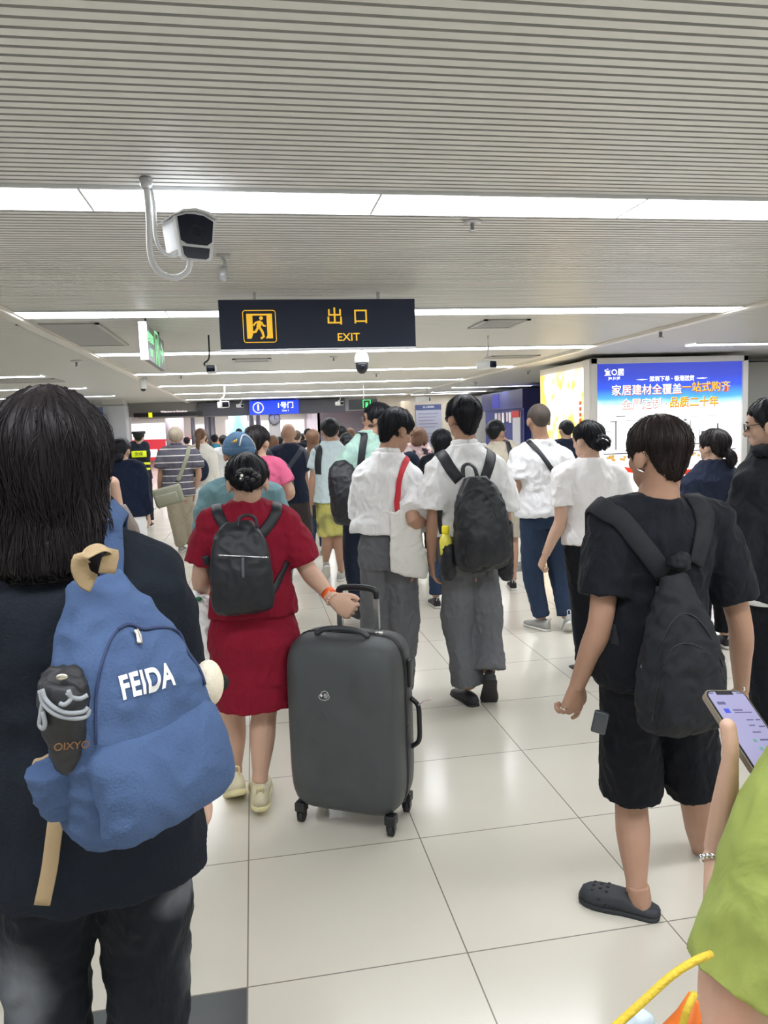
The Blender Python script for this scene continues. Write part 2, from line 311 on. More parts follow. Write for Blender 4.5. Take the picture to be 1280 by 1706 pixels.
e = empty('wall_clock', (.93, 30.98, 1.9), 'round grey wall clock on the post under the blue gate sign', 'clock')
bm = bmesh.new(); disc(bm, (.93, 2.1), .24, 30.92, 30.99); fin('rim', bm, mat('clock_rim', s2l(70, 72, 84), .4), e); bm = bmesh.new(); disc(bm, (.93, 2.1), .21, 30.90, 30.93); fin('dial', bm, mat('clock_dial', s2l(150, 150, 164), .4), e)
bm = bmesh.new(); box(bm, (.92, 30.89, 2.1), (.94, 30.9, 2.25)); box(bm, (.93, 30.89, 2.09), (1.02, 30.9, 2.11)); fin('clock_hand', bm, PLAST_B, e, False)
# blue gate sign
e = empty('gate_sign', (.93, 30.9, 2.26), 'bright blue lit gate sign reading 1号门', 'sign'); BL = emis('sign_blue', (25, 70, 245), .9); GW = emis('sign_white', (250, 252, 255), 1.6)
bm = bmesh.new(); box(bm, (-.05, 30.78, 2.29), (1.92, 30.98, 2.84), bev=.01); fin('sign_panel', bm, BL, e, False)
bm = bmesh.new(); R = [V((.3+.2*math.cos(a*PI/16), 30.77, 2.56+.2*math.sin(a*PI/16))) for a in range(33)]; loft(bm, R, [.018]*33, 8, side=(0, 1, 0)); fin('number_ring', bm, GW, e)
text('number', '1', .3, facing(.3, 30.775, 2.56), GW, e, bold=.02); text('gate_text', '1号门', .27, facing(1.38, 30.775, 2.62), GW, e, bold=.007); text('gate_text_english', 'Gate 1', .1, facing(1.38, 30.775, 2.42), GW, e)
bm = bmesh.new(); box(bm, (-.02, 30.87, 2.84), (.02, 30.9, CZ)); box(bm, (1.85, 30.87, 2.84), (1.89, 30.9, CZ)); fin('bracket', bm, METAL, e, False)
# info boards on the right end wall
def board(x0, x1, z0, z1, y, lb, title):
    e = empty('notice_board', ((x0+x1)/2, y, z0), lb, 'notice board')
    bm = bmesh.new(); box(bm, (x0, y, z0), (x1, y+.06, z1)); fin('board', bm, mat('board_grey', s2l(150, 152, 166), .4), e, False)
    bm = bmesh.new(); box(bm, (x0, y-.02, z1-.22), (x1, y, z1)); fin('title_band', bm, mat('board_navy', s2l(60, 70, 108), .4), e, False)
    bm = bmesh.new()
    for k in range(9):
        z = z1-.4-k*.14
        if k == 5: continue
        box(bm, (x0+.1, y-.008, z), (x1-.12-(k*37 % 5)*.05, y, z+.035))
    fin('printed_lines', bm, mat('board_print', s2l(120, 116, 138), .5), e, False)
    text('board_title', title, .1, facing((x0+x1)/2, y-.022, z1-.11), WPL, e)
board(6.85, 7.95, .7, 2.5, 31.2, 'grey notice board with navy title band, right of the pale post', '出入境须知')
board(5.35, 5.75, 1.9, 2.35, 31.2, 'small pale screen on the cream wall above the student with the tote', '通告')
# dark blue kiosk
KB = mat('kiosk_blue', s2l(56, 60, 112), .3); KB2 = mat('kiosk_front_blue', s2l(44, 52, 100), .3)
e = empty('service_kiosk', (9.3, 26, 0), 'dark blue kiosk with brochures hung on its glass side', 'kiosk')
bm = bmesh.new(); box(bm, (8.87, 23.9, 2.08), (12.5, 28.4, 2.72)); fin('fascia', bm, KB, e, False)
bm = bmesh.new(); box(bm, (8.95, 24.0, 0), (12.4, 28.2, 2.08)); fin('body', bm, mat('kiosk_body', s2l(52, 60, 128), .35), e, False)
bm = bmesh.new(); box(bm, (9.2, 23.93, 0), (12.4, 24.0, 2.06)); fin('front_panel', bm, mat('kiosk_white', s2l(190, 194, 192), .4), e, False)
bm = bmesh.new(); box(bm, (8.9, 26.3, 2.15), (8.86, 27.1, 2.66)); fin('glow_panel', bm, emis('kiosk_glow', (50, 52, 180), .6), e, False)
bm = bmesh.new(); box(bm, (8.9, 24.25, .6), (8.94, 25.0, 1.98)); fin('poster', bm, mat('kiosk_poster', s2l(205, 205, 212), .4), e, False); bm = bmesh.new(); box(bm, (8.87, 24.25, 1.78), (8.9, 25.0, 2.0)); fin('poster_heading', bm, mat('poster_red', s2l(200, 50, 50), .4), e, False)
for k, yy in enumerate((25.15, 25.45, 25.9, 26.3, 26.7)):
    bm = bmesh.new(); box(bm, (8.9, yy, 1.6+.05*(k % 2)), (8.93, yy+.22, 1.97)); fin('brochure', bm, mat('paper_%d' % (k % 2), s2l(*((220, 222, 228), (205, 180, 180))[k % 2]), .5), e, False)
bm = bmesh.new(); box(bm, (8.6, 29.8, 0), (12.9, 31.3, 2.75)); struct('wall_niche', bm, mat('niche_grey', s2l(196, 194, 186), .4))
lit('screen', 8.62, 8.84, 1.75, 2.05, 29.66, (190, 195, 210), .6, 'small white framed screen left of the blue kiosk', 'screen')
# big billboards
BY = 14.5; bx0, bx1, bz0, bz1 = 6.95, 10.22, .06, 2.70
def bill_mat():
    m = bpy.data.materials.new('billboard_print'); m.use_nodes = True; nt, b = nodes(m); L = nt.links.new; N = nt.nodes.new
    tc = N('ShaderNodeTexCoord'); sp = N('ShaderNodeSeparateXYZ'); L(tc.outputs['Object'], sp.inputs[0])
    mp = N('ShaderNodeMapRange'); mp.inputs[1].default_value = 0; mp.inputs[2].default_value = bz1-bz0; L(sp.outputs[2], mp.inputs[0])
    nz = N('ShaderNodeTexNoise'); nz.inputs['Scale'].default_value = 2.2; nz.inputs['Detail'].default_value = 5; L(tc.outputs['Object'], nz.inputs['Vector'])
    ad = N('ShaderNodeMath'); ad.operation = 'MULTIPLY_ADD'; L(nz.outputs[0], ad.inputs[0]); ad.inputs[1].default_value = .06; L(mp.outputs[0], ad.inputs[2])
    r = N('ShaderNodeValToRGB'); el = r.color_ramp.elements; el[0].position = 0; el[0].color = (1, .93, .9, 1); el[1].position = 1; el[1].color = s2l(42, 58, 170)+(1,)
    for p, c in ((.68, (255, 255, 255)), (.72, (190, 235, 255)), (.76, (80, 170, 250)), (.84, (45, 85, 225)), (.93, (42, 62, 185))):
        q = el.new(p); q.color = s2l(*c)+(1,)
    L(ad.outputs[0], r.inputs[0]); L(r.outputs[0], b.inputs['Emission Color']); b.inputs['Emission Strength'].default_value = BOARD_E; b.inputs['Base Color'].default_value = (.02, .02, .02, 1); b.inputs['Roughness'].default_value = .4
    return m
e = empty('billboard', (8.6, BY, 0), 'large lit billboard with blue sky, white Chinese slogans and a pale building', 'billboard')
bm = bmesh.new(); box(bm, (bx0, BY-.03, bz0), (bx1, BY, bz1)); p = fin('lit_panel', bm, bill_mat(), e, False); p.data.transform(Matrix.Translation((0, 0, -bz0))); p.location.z = bz0
bm = bmesh.new(); FR = mat('billboard_frame', s2l(214, 212, 208), .4)
for a, b, c, d in ((bx0-.14, bx0, 0, 2.82), (bx1, bx1+.12, 0, 2.82), (bx0-.14, bx1+.12, bz1, 2.82), (bx0-.14, bx1+.12, 0, bz0)): box(bm, (a, BY-.08, c), (b, BY+.3, d), bev=.01)
fin('frame', bm, FR, e, False)
yt = BY-.034; BW = emis('print_white', (255, 255, 255), 2.2); BYL = emis('print_yellow', (255, 205, 40), 1.3); BR = emis('print_red', (235, 60, 30), 1.1); BGR = emis('print_grey', (84, 94, 106), .6); BSH = emis('print_shadow', (215, 90, 20), .9)
def bt(s, x, z, size, m, sh=False, **k):
    if sh: text('slogan_shadow', s, size, facing(x+.012, yt+.002, z-.014), BSH, e, ext=.001, **dict(k, bold=.003))
    text('slogan', s, size, facing(x, yt, z), m, e, ext=.002, **k)
bt('宜○居', 7.34, 2.52, .15, BW, bold=.002); bt('JIA JU JIE', 7.34, 2.41, .07, BW, bold=.0)
bt('深圳下单 · 香港送货', 8.62, 2.37, .115, BW, bold=.001)
for x in (7.95, 9.3): bm = bmesh.new(); loft(bm, [V((x-.13, yt, 2.37)), V((x, yt, 2.37)), V((x+.13, yt, 2.37))], [.001, .014, .001], 6); fin('flourish', bm, BW, e)
bt('家居建材全覆盖', 8.06, 2.15, .225, BW, True, bold=.0); bt('一站式购齐', 9.40, 2.18, .225, BYL, True, bold=.0)
bt('全屋定制 ·', 8.0, 1.87, .225, BW, True, bold=.0); bt('品质二十年', 9.12, 1.88, .225, BYL, True, bold=.0)
bm = bmesh.new()
for (a, b, c, d) in ((7.38, 7.58, 1.63, 1.645), (7.6, 8.35, 1.54, 1.548), (8.36, 9.7, 1.58, 1.586), (7.25, 7.4, 1.52, 1.535), (7.36, 7.385, .95, 1.52), (7.15, 7.25, 1.32, 1.33), (8.2, 8.215, 1.2, 1.5), (8.42, 8.435, 1.2, 1.5), (8.83, 8.845, 1.1, 1.5), (9.04, 9.055, 1.1, 1.5), (9.05, 9.06, .9, 1.3), (9.25, 9.26, .9, 1.3), (9.5, 9.51, .9, 1.3), (9.66, 9.69, .85, 1.42), (9.3, 9.46, 1.2, 1.27), (9.08, 9.26, 1.0, 1.02), (9.3, 9.6, .98, 1.0), (8.4, 8.46, 1.5, 1.53), (8.9, 8.96, 1.5, 1.53), (7.1, 10.1, .86, .88)): box(bm, (a, yt-.002, c), (b, yt+.002, d))
fin('printed_building', bm, BGR, e, False)
bm = bmesh.new()
for i in range(40):
    x = 7.1+random.random()*2.9; z = .7+random.random()*.14; box(bm, (x, yt-.003, z), (x+.06, yt+.002, z+.05))
fin('printed_cars', bm, emis('print_amber', (235, 190, 110), .8), e, False)
bm = bmesh.new(); loft(bm, cr([V((7.0, yt, .66)), V((7.8, yt, .5)), V((8.6, yt, .42)), V((9.4, yt, .47)), V((10.15, yt, .70))], 6), [(.003, .05)]*25, 8, side=(0, 1, 0)); fin('printed_red_road', bm, BR, e)
bm = bmesh.new(); loft(bm, cr([V((7.9, yt, .24)), V((8.6, yt, .22)), V((9.4, yt, .26)), V((10.15, yt, .38))], 6), [(.003, .035)]*19, 8, side=(0, 1, 0)); fin('printed_gold_road', bm, BYL, e)
e = empty('billboard', (6.85, 15.7, 0), 'narrow lit side billboard in cream and gold, left of the blue billboard', 'billboard')
def warm_mat():
    m = bpy.data.materials.new('billboard_warm'); m.use_nodes = True; nt, b = nodes(m); L = nt.links.new; N = nt.nodes.new
    tc = N('ShaderNodeTexCoord'); nz = N('ShaderNodeTexNoise'); nz.inputs['Scale'].default_value = 1.8; nz.inputs['Detail'].default_value = 3; L(tc.outputs['Object'], nz.inputs['Vector'])
    r = N('ShaderNodeValToRGB'); el = r.color_ramp.elements; el[0].position = .42; el[0].color = s2l(232, 180, 70)+(1,); el[1].position = .58; el[1].color = s2l(255, 250, 225)+(1,)
    L(nz.outputs[0], r.inputs[0]); L(r.outputs[0], b.inputs['Emission Color']); b.inputs['Emission Strength'].default_value = 1.5; b.inputs['Base Color'].default_value = (.02, .02, .02, 1); return m
bm = bmesh.new(); box(bm, (6.80, 14.75, .1), (6.83, 17.1, 2.66)); fin('lit_panel', bm, warm_mat(), e, False)
bm = bmesh.new(); box(bm, (6.83, 14.5, 0), (7.0, 17.2, 2.8)); box(bm, (6.78, 14.44, 0), (6.86, 14.72, 2.8), bev=.01); fin('frame', bm, FR, e, False)
bm = bmesh.new()
for k in range(5): box(bm, (6.79, 14.85, 1.9-.12*k), (6.80, 14.95, 1.98-.12*k))
fin('printed_characters', bm, BSH, e, False)
bm = bmesh.new(); box(bm, (7.0, 14.6, 0), (10.3, 17.2, 2.78)); struct('wall_billboard_core', bm, WALLG)
bm = bmesh.new(); box(bm, (10.34, 15.3, 0), (13, 15.5, CZ-.12)); struct('wall_bay_right', bm, mat('wall_grey_bay', s2l(168, 168, 164), .5))
bm = bmesh.new(); box(bm, (10.4, 15.26, 1.72), (10.5, 15.3, 1.84)); tag(fin('warning_sticker', bm, mat('sticker_yellow', s2l(205, 190, 60), .5), None, False), 'small yellow warning sticker on the grey wall by the billboard', 'sticker')
bm = bmesh.new()
for k in range(5): tube(bm, [(10.4, 15.2, 2.72+.02*k), (11.3, 15.1+.02*k, 2.74), (12.6, 15.2, 2.70+.025*k)], .015)
tag(fin('cable_bundle', bm, PLAST_B), 'dark bundle of cables under the ceiling right of the billboard', 'cables')
# ---- hanging EXIT sign
SY = 7.5; e = empty('exit_sign', (.5, SY, 2.13), 'dark blue hanging sign with yellow 出口 EXIT and running figure', 'sign')
sl = at(363, 498, SY); sr = at(691, 499, SY); sb = at(366, 583, SY); x0, x1, z1, z0 = sl.x, sr.x, (sl.z+sr.z)/2, sb.z
SN = mat('sign_navy', s2l(36, 46, 70), .6); SYE = mat('sign_yellow', s2l(246, 196, 60), .5, emit=s2l(246, 190, 50), es=.35)
bm = bmesh.new(); box(bm, (x0, SY, z0), (x1, SY+.09, z1), bev=.004); fin('sign_panel', bm, SN, e, False)
bm = bmesh.new(); box(bm, (x0, SY-.004, z0-.012), (x1, SY+.094, z0+.002)); fin('edge_trim', bm, METAL, e, False)
for px in (424, 631):
    q = at(px, 490, SY); bm = bmesh.new(); box(bm, (q.x-.014, SY+.03, z1), (q.x+.014, SY+.06, CZ)); fin('hanger', bm, METAL, e, False)
W_ = x1-x0; S_ = W_/328.0
def sp_(px, py): return V((x0+(px-363)*S_, SY-.003, z1-(py-498)*S_))
bm = bmesh.new()
def rrect(x0_, y0_, x1_, y1_, th, r=4):
    P = []
    for cx, cy, a0 in ((x1_-r, y0_+r, -90), (x1_-r, y1_-r, 0), (x0_+r, y1_-r, 90), (x0_+r, y0_+r, 180)):
        for k in range(5): a = math.radians(a0+k*22.5); P.append(sp_(cx+r*math.cos(a), cy+r*math.sin(a)))
    P.append(P[0]); P.append(P[1]); loft(bm, P, [(.002, th*S_/2)]*len(P), 6, side=(0, 1, 0))
rrect(401.5, 515.5, 454.5, 567, 1.4)
def poly(pts, th=.003):
    vs_ = [bm.verts.new(sp_(*p)-V((0, .002, 0))) for p in pts]; bm.faces.new(vs_)
poly([(407, 521), (449, 521), (449, 561), (437, 561), (440, 556), (440, 524), (417, 524), (417, 553), (414, 561), (407, 561)])
fin('pictogram_frame', bm, SYE, e, False)
bm = bmesh.new(); k_ = lambda *p: [sp_(*q)-V((0, .003, 0)) for q in p]
ell(bm, sp_(431, 528), (3.1*S_, .003, 3.1*S_))
def limb2(pts, r): loft(bm, k_(*pts), [(.002, r*S_)]*len(pts), 8, side=(0, 1, 0))
limb2([(429, 533), (426, 543)], 3.6); limb2([(430, 533), (422, 535), (418, 540)], 1.5); limb2([(431, 534), (434, 540), (438, 541)], 1.5); limb2([(426, 542), (421, 550), (413, 551)], 2.0); limb2([(427, 542), (432, 550), (434, 558), (429, 561)], 2.0)
fin('running_figure', bm, SYE, e)
text('sign_character', '出', 30*S_, facing(sp_(553, 0).x, SY-.001, sp_(0, 528).z), SYE, e, bold=.001); text('sign_character', '口', 28*S_, facing(sp_(597, 0).x, SY-.001, sp_(0, 528).z), SYE, e, bold=.001); text('sign_word', 'EXIT', 18*S_, facing(sp_(575, 0).x, SY-.001, sp_(0, 561).z), SYE, e, bold=.0008, sx=1.05)
# ---- green exit sign seen edge-on
GY0, GY1 = 8.9, 10.6; a = at(240, 560, GY0); e = empty('emergency_exit_sign', (a.x, 9.7, 2.3), 'green emergency exit sign hung edge-on left of the EXIT sign', 'sign')
gz1 = at(236, 538, GY0).z; gz0 = at(240, 598, GY0).z
bm = bmesh.new(); box(bm, (a.x-.03, GY0, gz0), (a.x+.03, GY1, gz1)); fin('housing', bm, mat('exit_housing', s2l(92, 100, 102), .4), e, False)
bm = bmesh.new(); box(bm, (a.x-.05, GY0-.03, gz0-.01), (a.x+.035, GY0, gz1+.01)); fin('end_cap', bm, mat('cap_white', s2l(235, 235, 235), .4, emit=(1, 1, 1), es=.3), e, False)
GN = emis('exit_green', (150, 235, 165), 1.1); MX = Matrix.Translation((a.x+.032, (GY0+GY1)/2, (gz0+gz1)/2)) @ Matrix(((0, 0, 1, 0), (1, 0, 0, 0), (0, 1, 0, 0), (0, 0, 0, 1)))
text('sign_text', '安全出口', .13, MX @ Matrix.Translation((-.5, .06, 0)), GN, e); text('sign_word', 'EXIT', .12, MX @ Matrix.Translation((-.5, -.1, 0)), GN, e)
bm = bmesh.new(); cyy = (GY0+GY1)/2
def gl(P, r): loft(bm, [V((a.x+.034, cyy+p[0], (gz0+gz1)/2+p[1])) for p in P], [(.002, r)]*len(P), 8, side=(1, 0, 0))
gl([(-.12, -.2), (-.12, .2), (.2, .2), (.2, -.2)], .02); gl([(.06, .12), (.0, -.02)], .04); gl([(0, 0), (.1, -.1), (.12, -.2)], .025); gl([(0, 0), (-.06, -.1), (-.1, -.2)], .025); gl([(.06, .08), (.14, .02)], .02)
gl([(.35, 0), (.65, 0)], .03); gl([(.5, .12), (.66, 0), (.5, -.12)], .03)
fin('running_figure', bm, GN, e)
bm = bmesh.new(); box(bm, (a.x-.01, GY0+.2, gz1), (a.x+.01, GY0+.24, CZ)); box(bm, (a.x-.01, GY1-.3, gz1), (a.x+.01, GY1-.26, CZ)); fin('hanger', bm, PLAST_B, e, False)
# second green sign further back
q = at(612, 674, 22); e = empty('emergency_exit_sign', q, 'small green exit sign behind the head of the man in mint shirt', 'sign')
bm = bmesh.new(); box(bm, (q.x-.55, 22, q.z-.14), (q.x+.3, 22.08, q.z+.16)); fin('housing', bm, PLAST_B, e, False)
bm = bmesh.new()
for (u0, v0, u1, v1) in ((-.13, .12, .1, .14), (-.13, -.1, -.11, .14), (.08, -.1, .1, .14), (-.05, -.08, .02, .06)): box(bm, (q.x+u0, 21.98, q.z+v0), (q.x+u1, 22, q.z+v1))
fin('pictogram', bm, emis('green_lamp', (60, 235, 110), 1.5), e, False); bm = bmesh.new(); box(bm, (q.x-.1, 22.02, q.z+.16), (q.x-.08, 22.05, CZ)); fin('hanger', bm, METAL, e, False)
# ---- cameras
def at_(px, py, Y): return at(px, py, Y)
def big_cam():
    Y = 3.9; e = empty('security_camera', at(243, 296, Y+.2), 'large white box security camera on a J-shaped pole, near left', 'camera')
    top = onz(243, 297, CZ-.005); Y = top.y
    bm = bmesh.new(); loft(bm, [top, top-V((0, 0, .03)), top-V((0, 0, .05))], [.035, .033, .022], 16); fin('mount', bm, METAL, e)
    bm = bmesh.new(); P = [top-V((0, 0, .03)), at(248, 360, Y), at(250, 420, Y), at(262, 450, Y), at(290, 463, Y), at(312, 452, Y), at(318, 428, Y)]; tube(bm, P, .0165, 12, 6); fin('pole', bm, WPL, e)
    bm = bmesh.new(); P = [top+V((.02, .03, -.04)), at(257, 345, Y+.03), at(259, 395, Y+.03), at(272, 420, Y+.03), at(290, 426, Y+.05), at(303, 418, Y+.06)]; tube(bm, P, .010, 10, 6); fin('cable_conduit', bm, WPL, e)
    c = at(326, 392, Y-.02); M = Matrix.Translation(c) @ Matrix.Rotation(math.radians(22), 4, 'Z') @ Matrix.Rotation(math.radians(4), 4, 'X')
    s = Y/1250
    def prism(pts, y0, y1, bmm):
        A = [bmm.verts.new(M@V((x*s, y0, z*s))) for x, z in pts]; B = [bmm.verts.new(M@V((x*s, y1, z*s))) for x, z in pts]; n = len(A)
        for k in range(n): bmm.faces.new((A[k], A[(k+1) % n], B[(k+1) % n], B[k]))
        bmm.faces.new(A); bmm.faces.new(B)
    bm = bmesh.new(); prism([(-32, 26), (-15, 33), (0, 35), (15, 33), (33, 25), (29, -8), (26, -32), (22, -37), (-18, -37), (-23, -32), (-27, -8)], 0, .05, bm); prism([(-30, 26), (0, 33), (30, 25), (24, -20), (-24, -20)], .05, .26, bm); fin('camera_body', bm, WPL, e, False)
    bm = bmesh.new(); prism([(-40, 24), (-20, 36), (0, 39), (20, 36), (38, 25), (34, 26), (18, 33), (0, 36), (-18, 33), (-34, 26)], -.03, .28, bm); fin('sun_shield', bm, WPL, e, False)
    bm = bmesh.new(); prism([(-28, 25), (-14, 30), (0, 31), (14, 30), (29, 23), (26, -8), (18, -14), (-14, -14), (-24, -9)], -.004, .001, bm); fin('lens_window', bm, GLASSB, e, False)
    bm = bmesh.new(); prism([(-22, -18), (22, -18), (20, -32), (16, -35), (-14, -35), (-19, -31)], -.004, .001, bm); fin('infrared_window', bm, GLASSB, e, False)
    bm = bmesh.new(); R = [M@V((9*s*math.cos(t*PI/12), -.006, 9*s*math.sin(t*PI/12)+6*s)) for t in range(25)]; loft(bm, R, [.0012]*25, 6); fin('lens_ring', bm, PLAST_B, e)
big_cam()
def small_cam(px, py, Y, s, lb, yaw=0):
    c = at(px, py, Y); e = empty('security_camera', (c.x, c.y, c.z), lb, 'camera')
    M = Matrix.Translation(c) @ Matrix.Rotation(yaw, 4, 'Z')
    bm = bmesh.new(); box(bm, (-.07*s, 0, -.05*s), (.07*s, .3*s, .06*s), M, bev=.02*s); fin('camera_body', bm, WPL, e)
    bm = bmesh.new(); box(bm, (-.055*s, -.01*s, -.04*s), (.055*s, .02*s, .045*s), M, bev=.01*s); fin('lens_window', bm, GLASSB, e)
    bm = bmesh.new(); tube(bm, [c+V((-.02*s, .15*s, 0)), c+V((-.09*s, .15*s, .08*s)), c+V((-.02*s, .17*s, .16*s)), V((c.x-.01, c.y+.17*s, CZ))], .012*s, 8); fin('mount_arm', bm, PLAST_B if yaw == 0 else WPL, e)
small_cam(351, 614, 10.5, 1.0, 'small white bullet camera below the left end of the EXIT sign'); small_cam(822, 607, 11, 1.1, 'white bullet camera hung right of the dome camera', .35)
small_cam(376, 674, 21, 1.6, 'white bullet camera in front of the charcoal fascia, left of blue sign', .3); small_cam(716, 665, 24, 1.5, 'small camera hung above the grey notice board', 1.2); small_cam(404, 676, 24, .9, 'tiny ceiling camera just left of the blue gate sign', .6); small_cam(570, 672, 20, .9, 'tiny camera hung over the charcoal fascia right of blue sign', .4)
q = at(603, 605, 9.3); e = empty('dome_camera', q, 'white and black dome camera hanging below the EXIT sign', 'camera')
bm = bmesh.new(); loft(bm, [V((q.x, q.y, CZ)), V((q.x, q.y, q.z+.2)), V((q.x, q.y, q.z+.12))], [.025, .025, .03], 14); fin('stem', bm, WPL, e)
bm = bmesh.new(); loft(bm, [V((q.x, q.y, q.z+z)) for z in (.13, .12, .07, .02, .0)], [.04, .07, .088, .09, .085], 24); fin('housing', bm, WPL, e)
bm = bmesh.new(); loft(bm, [V((q.x, q.y, q.z+z)) for z in (.005, -.03, -.08, -.11, -.13)], [.08, .078, .07, .05, .02], 24); fin('camera_ball', bm, PLAST_B, e); bm = bmesh.new(); ell(bm, (q.x, q.y-.055, q.z-.05), (.035, .03, .035)); fin('lens', bm, GLASSB, e)
q = at(239, 648, 18); e = empty('dome_camera', q, 'small white dome camera on the ceiling left of the left trim', 'camera')
bm = bmesh.new(); loft(bm, [V((q.x, q.y, CZ)), V((q.x, q.y, q.z))], [.09, .08], 20); fin('housing', bm, WPL, e); bm = bmesh.new(); ell(bm, (q.x, q.y-.02, q.z-.0), (.06, .06, .06)); fin('lens', bm, PLAST_B, e)
# speaker-like little spot
q = at(370, 428, 5.6); q = onz(372, 425, CZ); e = empty('spotlight', (q.x, q.y, 2.7), 'small silver cylinder spotlight on the ceiling near the EXIT sign', 'spotlight')
bm = bmesh.new(); box(bm, (q.x-.05, q.y-.03, CZ-.012), (q.x+.05, q.y+.03, CZ)); tube(bm, [q+V((-.02, 0, 0)), q+V((.01, 0, -.05)), q+V((-.005, 0, -.1))], .012); fin('bracket', bm, METAL, e)
bm = bmesh.new(); loft(bm, [q+V((-.005, 0, -.09)), q+V((-.02, -.02, -.19))], [.032, .034], 16); fin('lamp_can', bm, mat('silver_can', s2l(205, 208, 214), .3, .6), e)
def sprinkler(px, py, s, lb):
    q = onz(px, py, CZ); e = empty('sprinkler', (q.x, q.y, CZ-.1*s), lb, 'sprinkler')
    bm = bmesh.new(); loft(bm, [q, q-V((0, 0, .012*s)), q-V((0, 0, .018*s))], [.06*s, .06*s, .03*s], 20); fin('escutcheon', bm, METAL, e)
    bm = bmesh.new(); loft(bm, [q, q-V((0, 0, .06*s)), q-V((0, 0, .062*s)), q-V((0, 0, .068*s))], [.014*s, .011*s, .026*s, .026*s], 12); fin('nozzle', bm, METAL, e)
sprinkler(787, 368, 1, 'ceiling sprinkler just behind the nearest lit strip'); sprinkler(1101, 548, 2.0, 'smoke detector on the right ceiling trim'); sprinkler(556, 594, 1.2, 'sprinkler below the EXIT sign, left of the dome camera'); sprinkler(627, 622, 1.3, 'sprinkler right of and beyond the dome camera'); sprinkler(880, 618, 1.3, 'sprinkler in the right ceiling bay left of the gold billboard'); sprinkler(792, 637, 1.3, 'sprinkler in the right ceiling bay above the blue kiosk'); sprinkler(302, 625, 1.2, 'sprinkler under the green exit sign'); sprinkler(127, 601, 1.5, 'sprinkler in the left ceiling bay above the long black hair')
# air vents
def vent(x0, x1, y0, y1, lb, dark=False):
    e = empty('ceiling_vent', ((x0+x1)/2, (y0+y1)/2, CZ-.02), lb, 'air vent'); g = mat('vent_grey', s2l(176, 176, 174), .4)
    bm = bmesh.new()
    for a, b, c, d in ((x0, x1, y0, y0+.04), (x0, x1, y1-.04, y1), (x0, x0+.05, y0, y1), (x1-.05, x1, y0, y1)): box(bm, (a, c, CZ-.02), (b, d, CZ+.003))
    fin('frame', bm, g, e, False); bm = bmesh.new(); box(bm, (x0+.04, y0+.04, CZ-.004), (x1-.04, y1-.04, CZ)); fin('backing', bm, mat('vent_dark', s2l(60, 60, 62), .6), e, False)
    n = int((y1-y0-.08)/.055); bm = bmesh.new()
    for k in range(n): box(bm, (x0+.05, y0+.05+k*.055, CZ-.015), (x1-.05, y0+.085+k*.055, CZ-.008))
    fin('slats', bm, g, e, False)
a = onz(30, 541, CZ); b = onz(222, 579, CZ); vent(a.x, b.x+.0, a.y-.1, b.y-.4, 'large perforated grey access panel in the ceiling at left, beyond the trim'); a = onz(785, 543, CZ); b = onz(885, 531, CZ); vent(a.x, b.x, b.y, a.y+.15, 'louvred ceiling vent right of the EXIT sign')
a = onz(845, 592, CZ); vent(a.x-.3, a.x+.7, a.y, a.y+.5, 'flat dark ceiling vent near the white bullet camera at right'); a = onz(0, 632, CZ); vent(a.x-.4, a.x+1.1, a.y, a.y+1.0, 'recessed grey vent in left ceiling bay above the black hair'); a = onz(415, 597, CZ); vent(a.x-.3, a.x+.4, a.y, a.y+.5, 'small ceiling vent under the left half of the EXIT sign')
# stanchion posts
pr_ = None
for px, py, lb in ((247, 848, 'silver queue post nearest the navy sweater woman'), (268, 820, 'silver queue post beyond, left of the striped shirt man')):
    q = onz(px, py); e = empty('queue_post', q, lb, 'queue post')
    bm = bmesh.new(); loft(bm, [q, q+V((0, 0, .02)), q+V((0, 0, .04))], [.17, .16, .04], 24); fin('base', bm, METAL, e)
    bm = bmesh.new(); loft(bm, [q+V((0, 0, .03)), q+V((0, 0, .9))], [.03, .03], 16); fin('pole', bm, METAL, e); bm = bmesh.new(); loft(bm, [q+V((0, 0, .88)), q+V((0, 0, .96))], [.035, .035], 16); fin('tape_head', bm, PLAST_B, e)
    if pr_ is not None:
        bm = bmesh.new(); P = [pr_+V((0, 0, .92)), (pr_+q)/2+V((0, 0, .86)), q+V((0, 0, .92))]; Q = cr(P, 6); ribbon(bm, Q, [V((0, 1, 0))]*len(Q), .05, .004); tag(fin('queue_tape', bm, mat('tape_red', s2l(150, 60, 66), .6)), 'dark red tape between the two silver queue posts', 'queue tape')
    pr_ = q
q = pr_; bm = bmesh.new(); Q = cr([q+V((0, 0, .92)), q+V((-.7, .3, .88)), q+V((-1.5, .5, .92))], 6)
# ================================================================== PEOPLE
def limb(bm, P, t0, t1, rf, n=9, seg=14, cap=True):
    """tapered limb along a three-joint chain; t 0..2"""
    Q = [P[0], lerp(P[0], P[1], .5), P[1], lerp(P[1], P[2], .5), P[2]]
    Q = cr(Q, 8); m = len(Q)-1; pts, rr = [], []
    for i in range(n+1):
        t = t0+(t1-t0)*i/n; u = t/2*m; k = min(m-1, int(u)); pts.append(lerp(Q[k], Q[k+1], u-k)); rr.append(rf(t))
    loft(bm, pts, rr, seg)
def tab(*kv):
    xs = kv[0::2]; ys = kv[1::2]
    return lambda t: float(np.interp(t, xs, ys))
ARM = tab(0, .030, .3, .0285, .8, .0245, 1, .0235, 1.25, .0245, 1.6, .020, 2, .0155)
LEG = tab(0, .052, .3, .048, .8, .036, 1, .033, 1.3, .0345, 1.5, .031, 1.85, .021, 2, .0215)
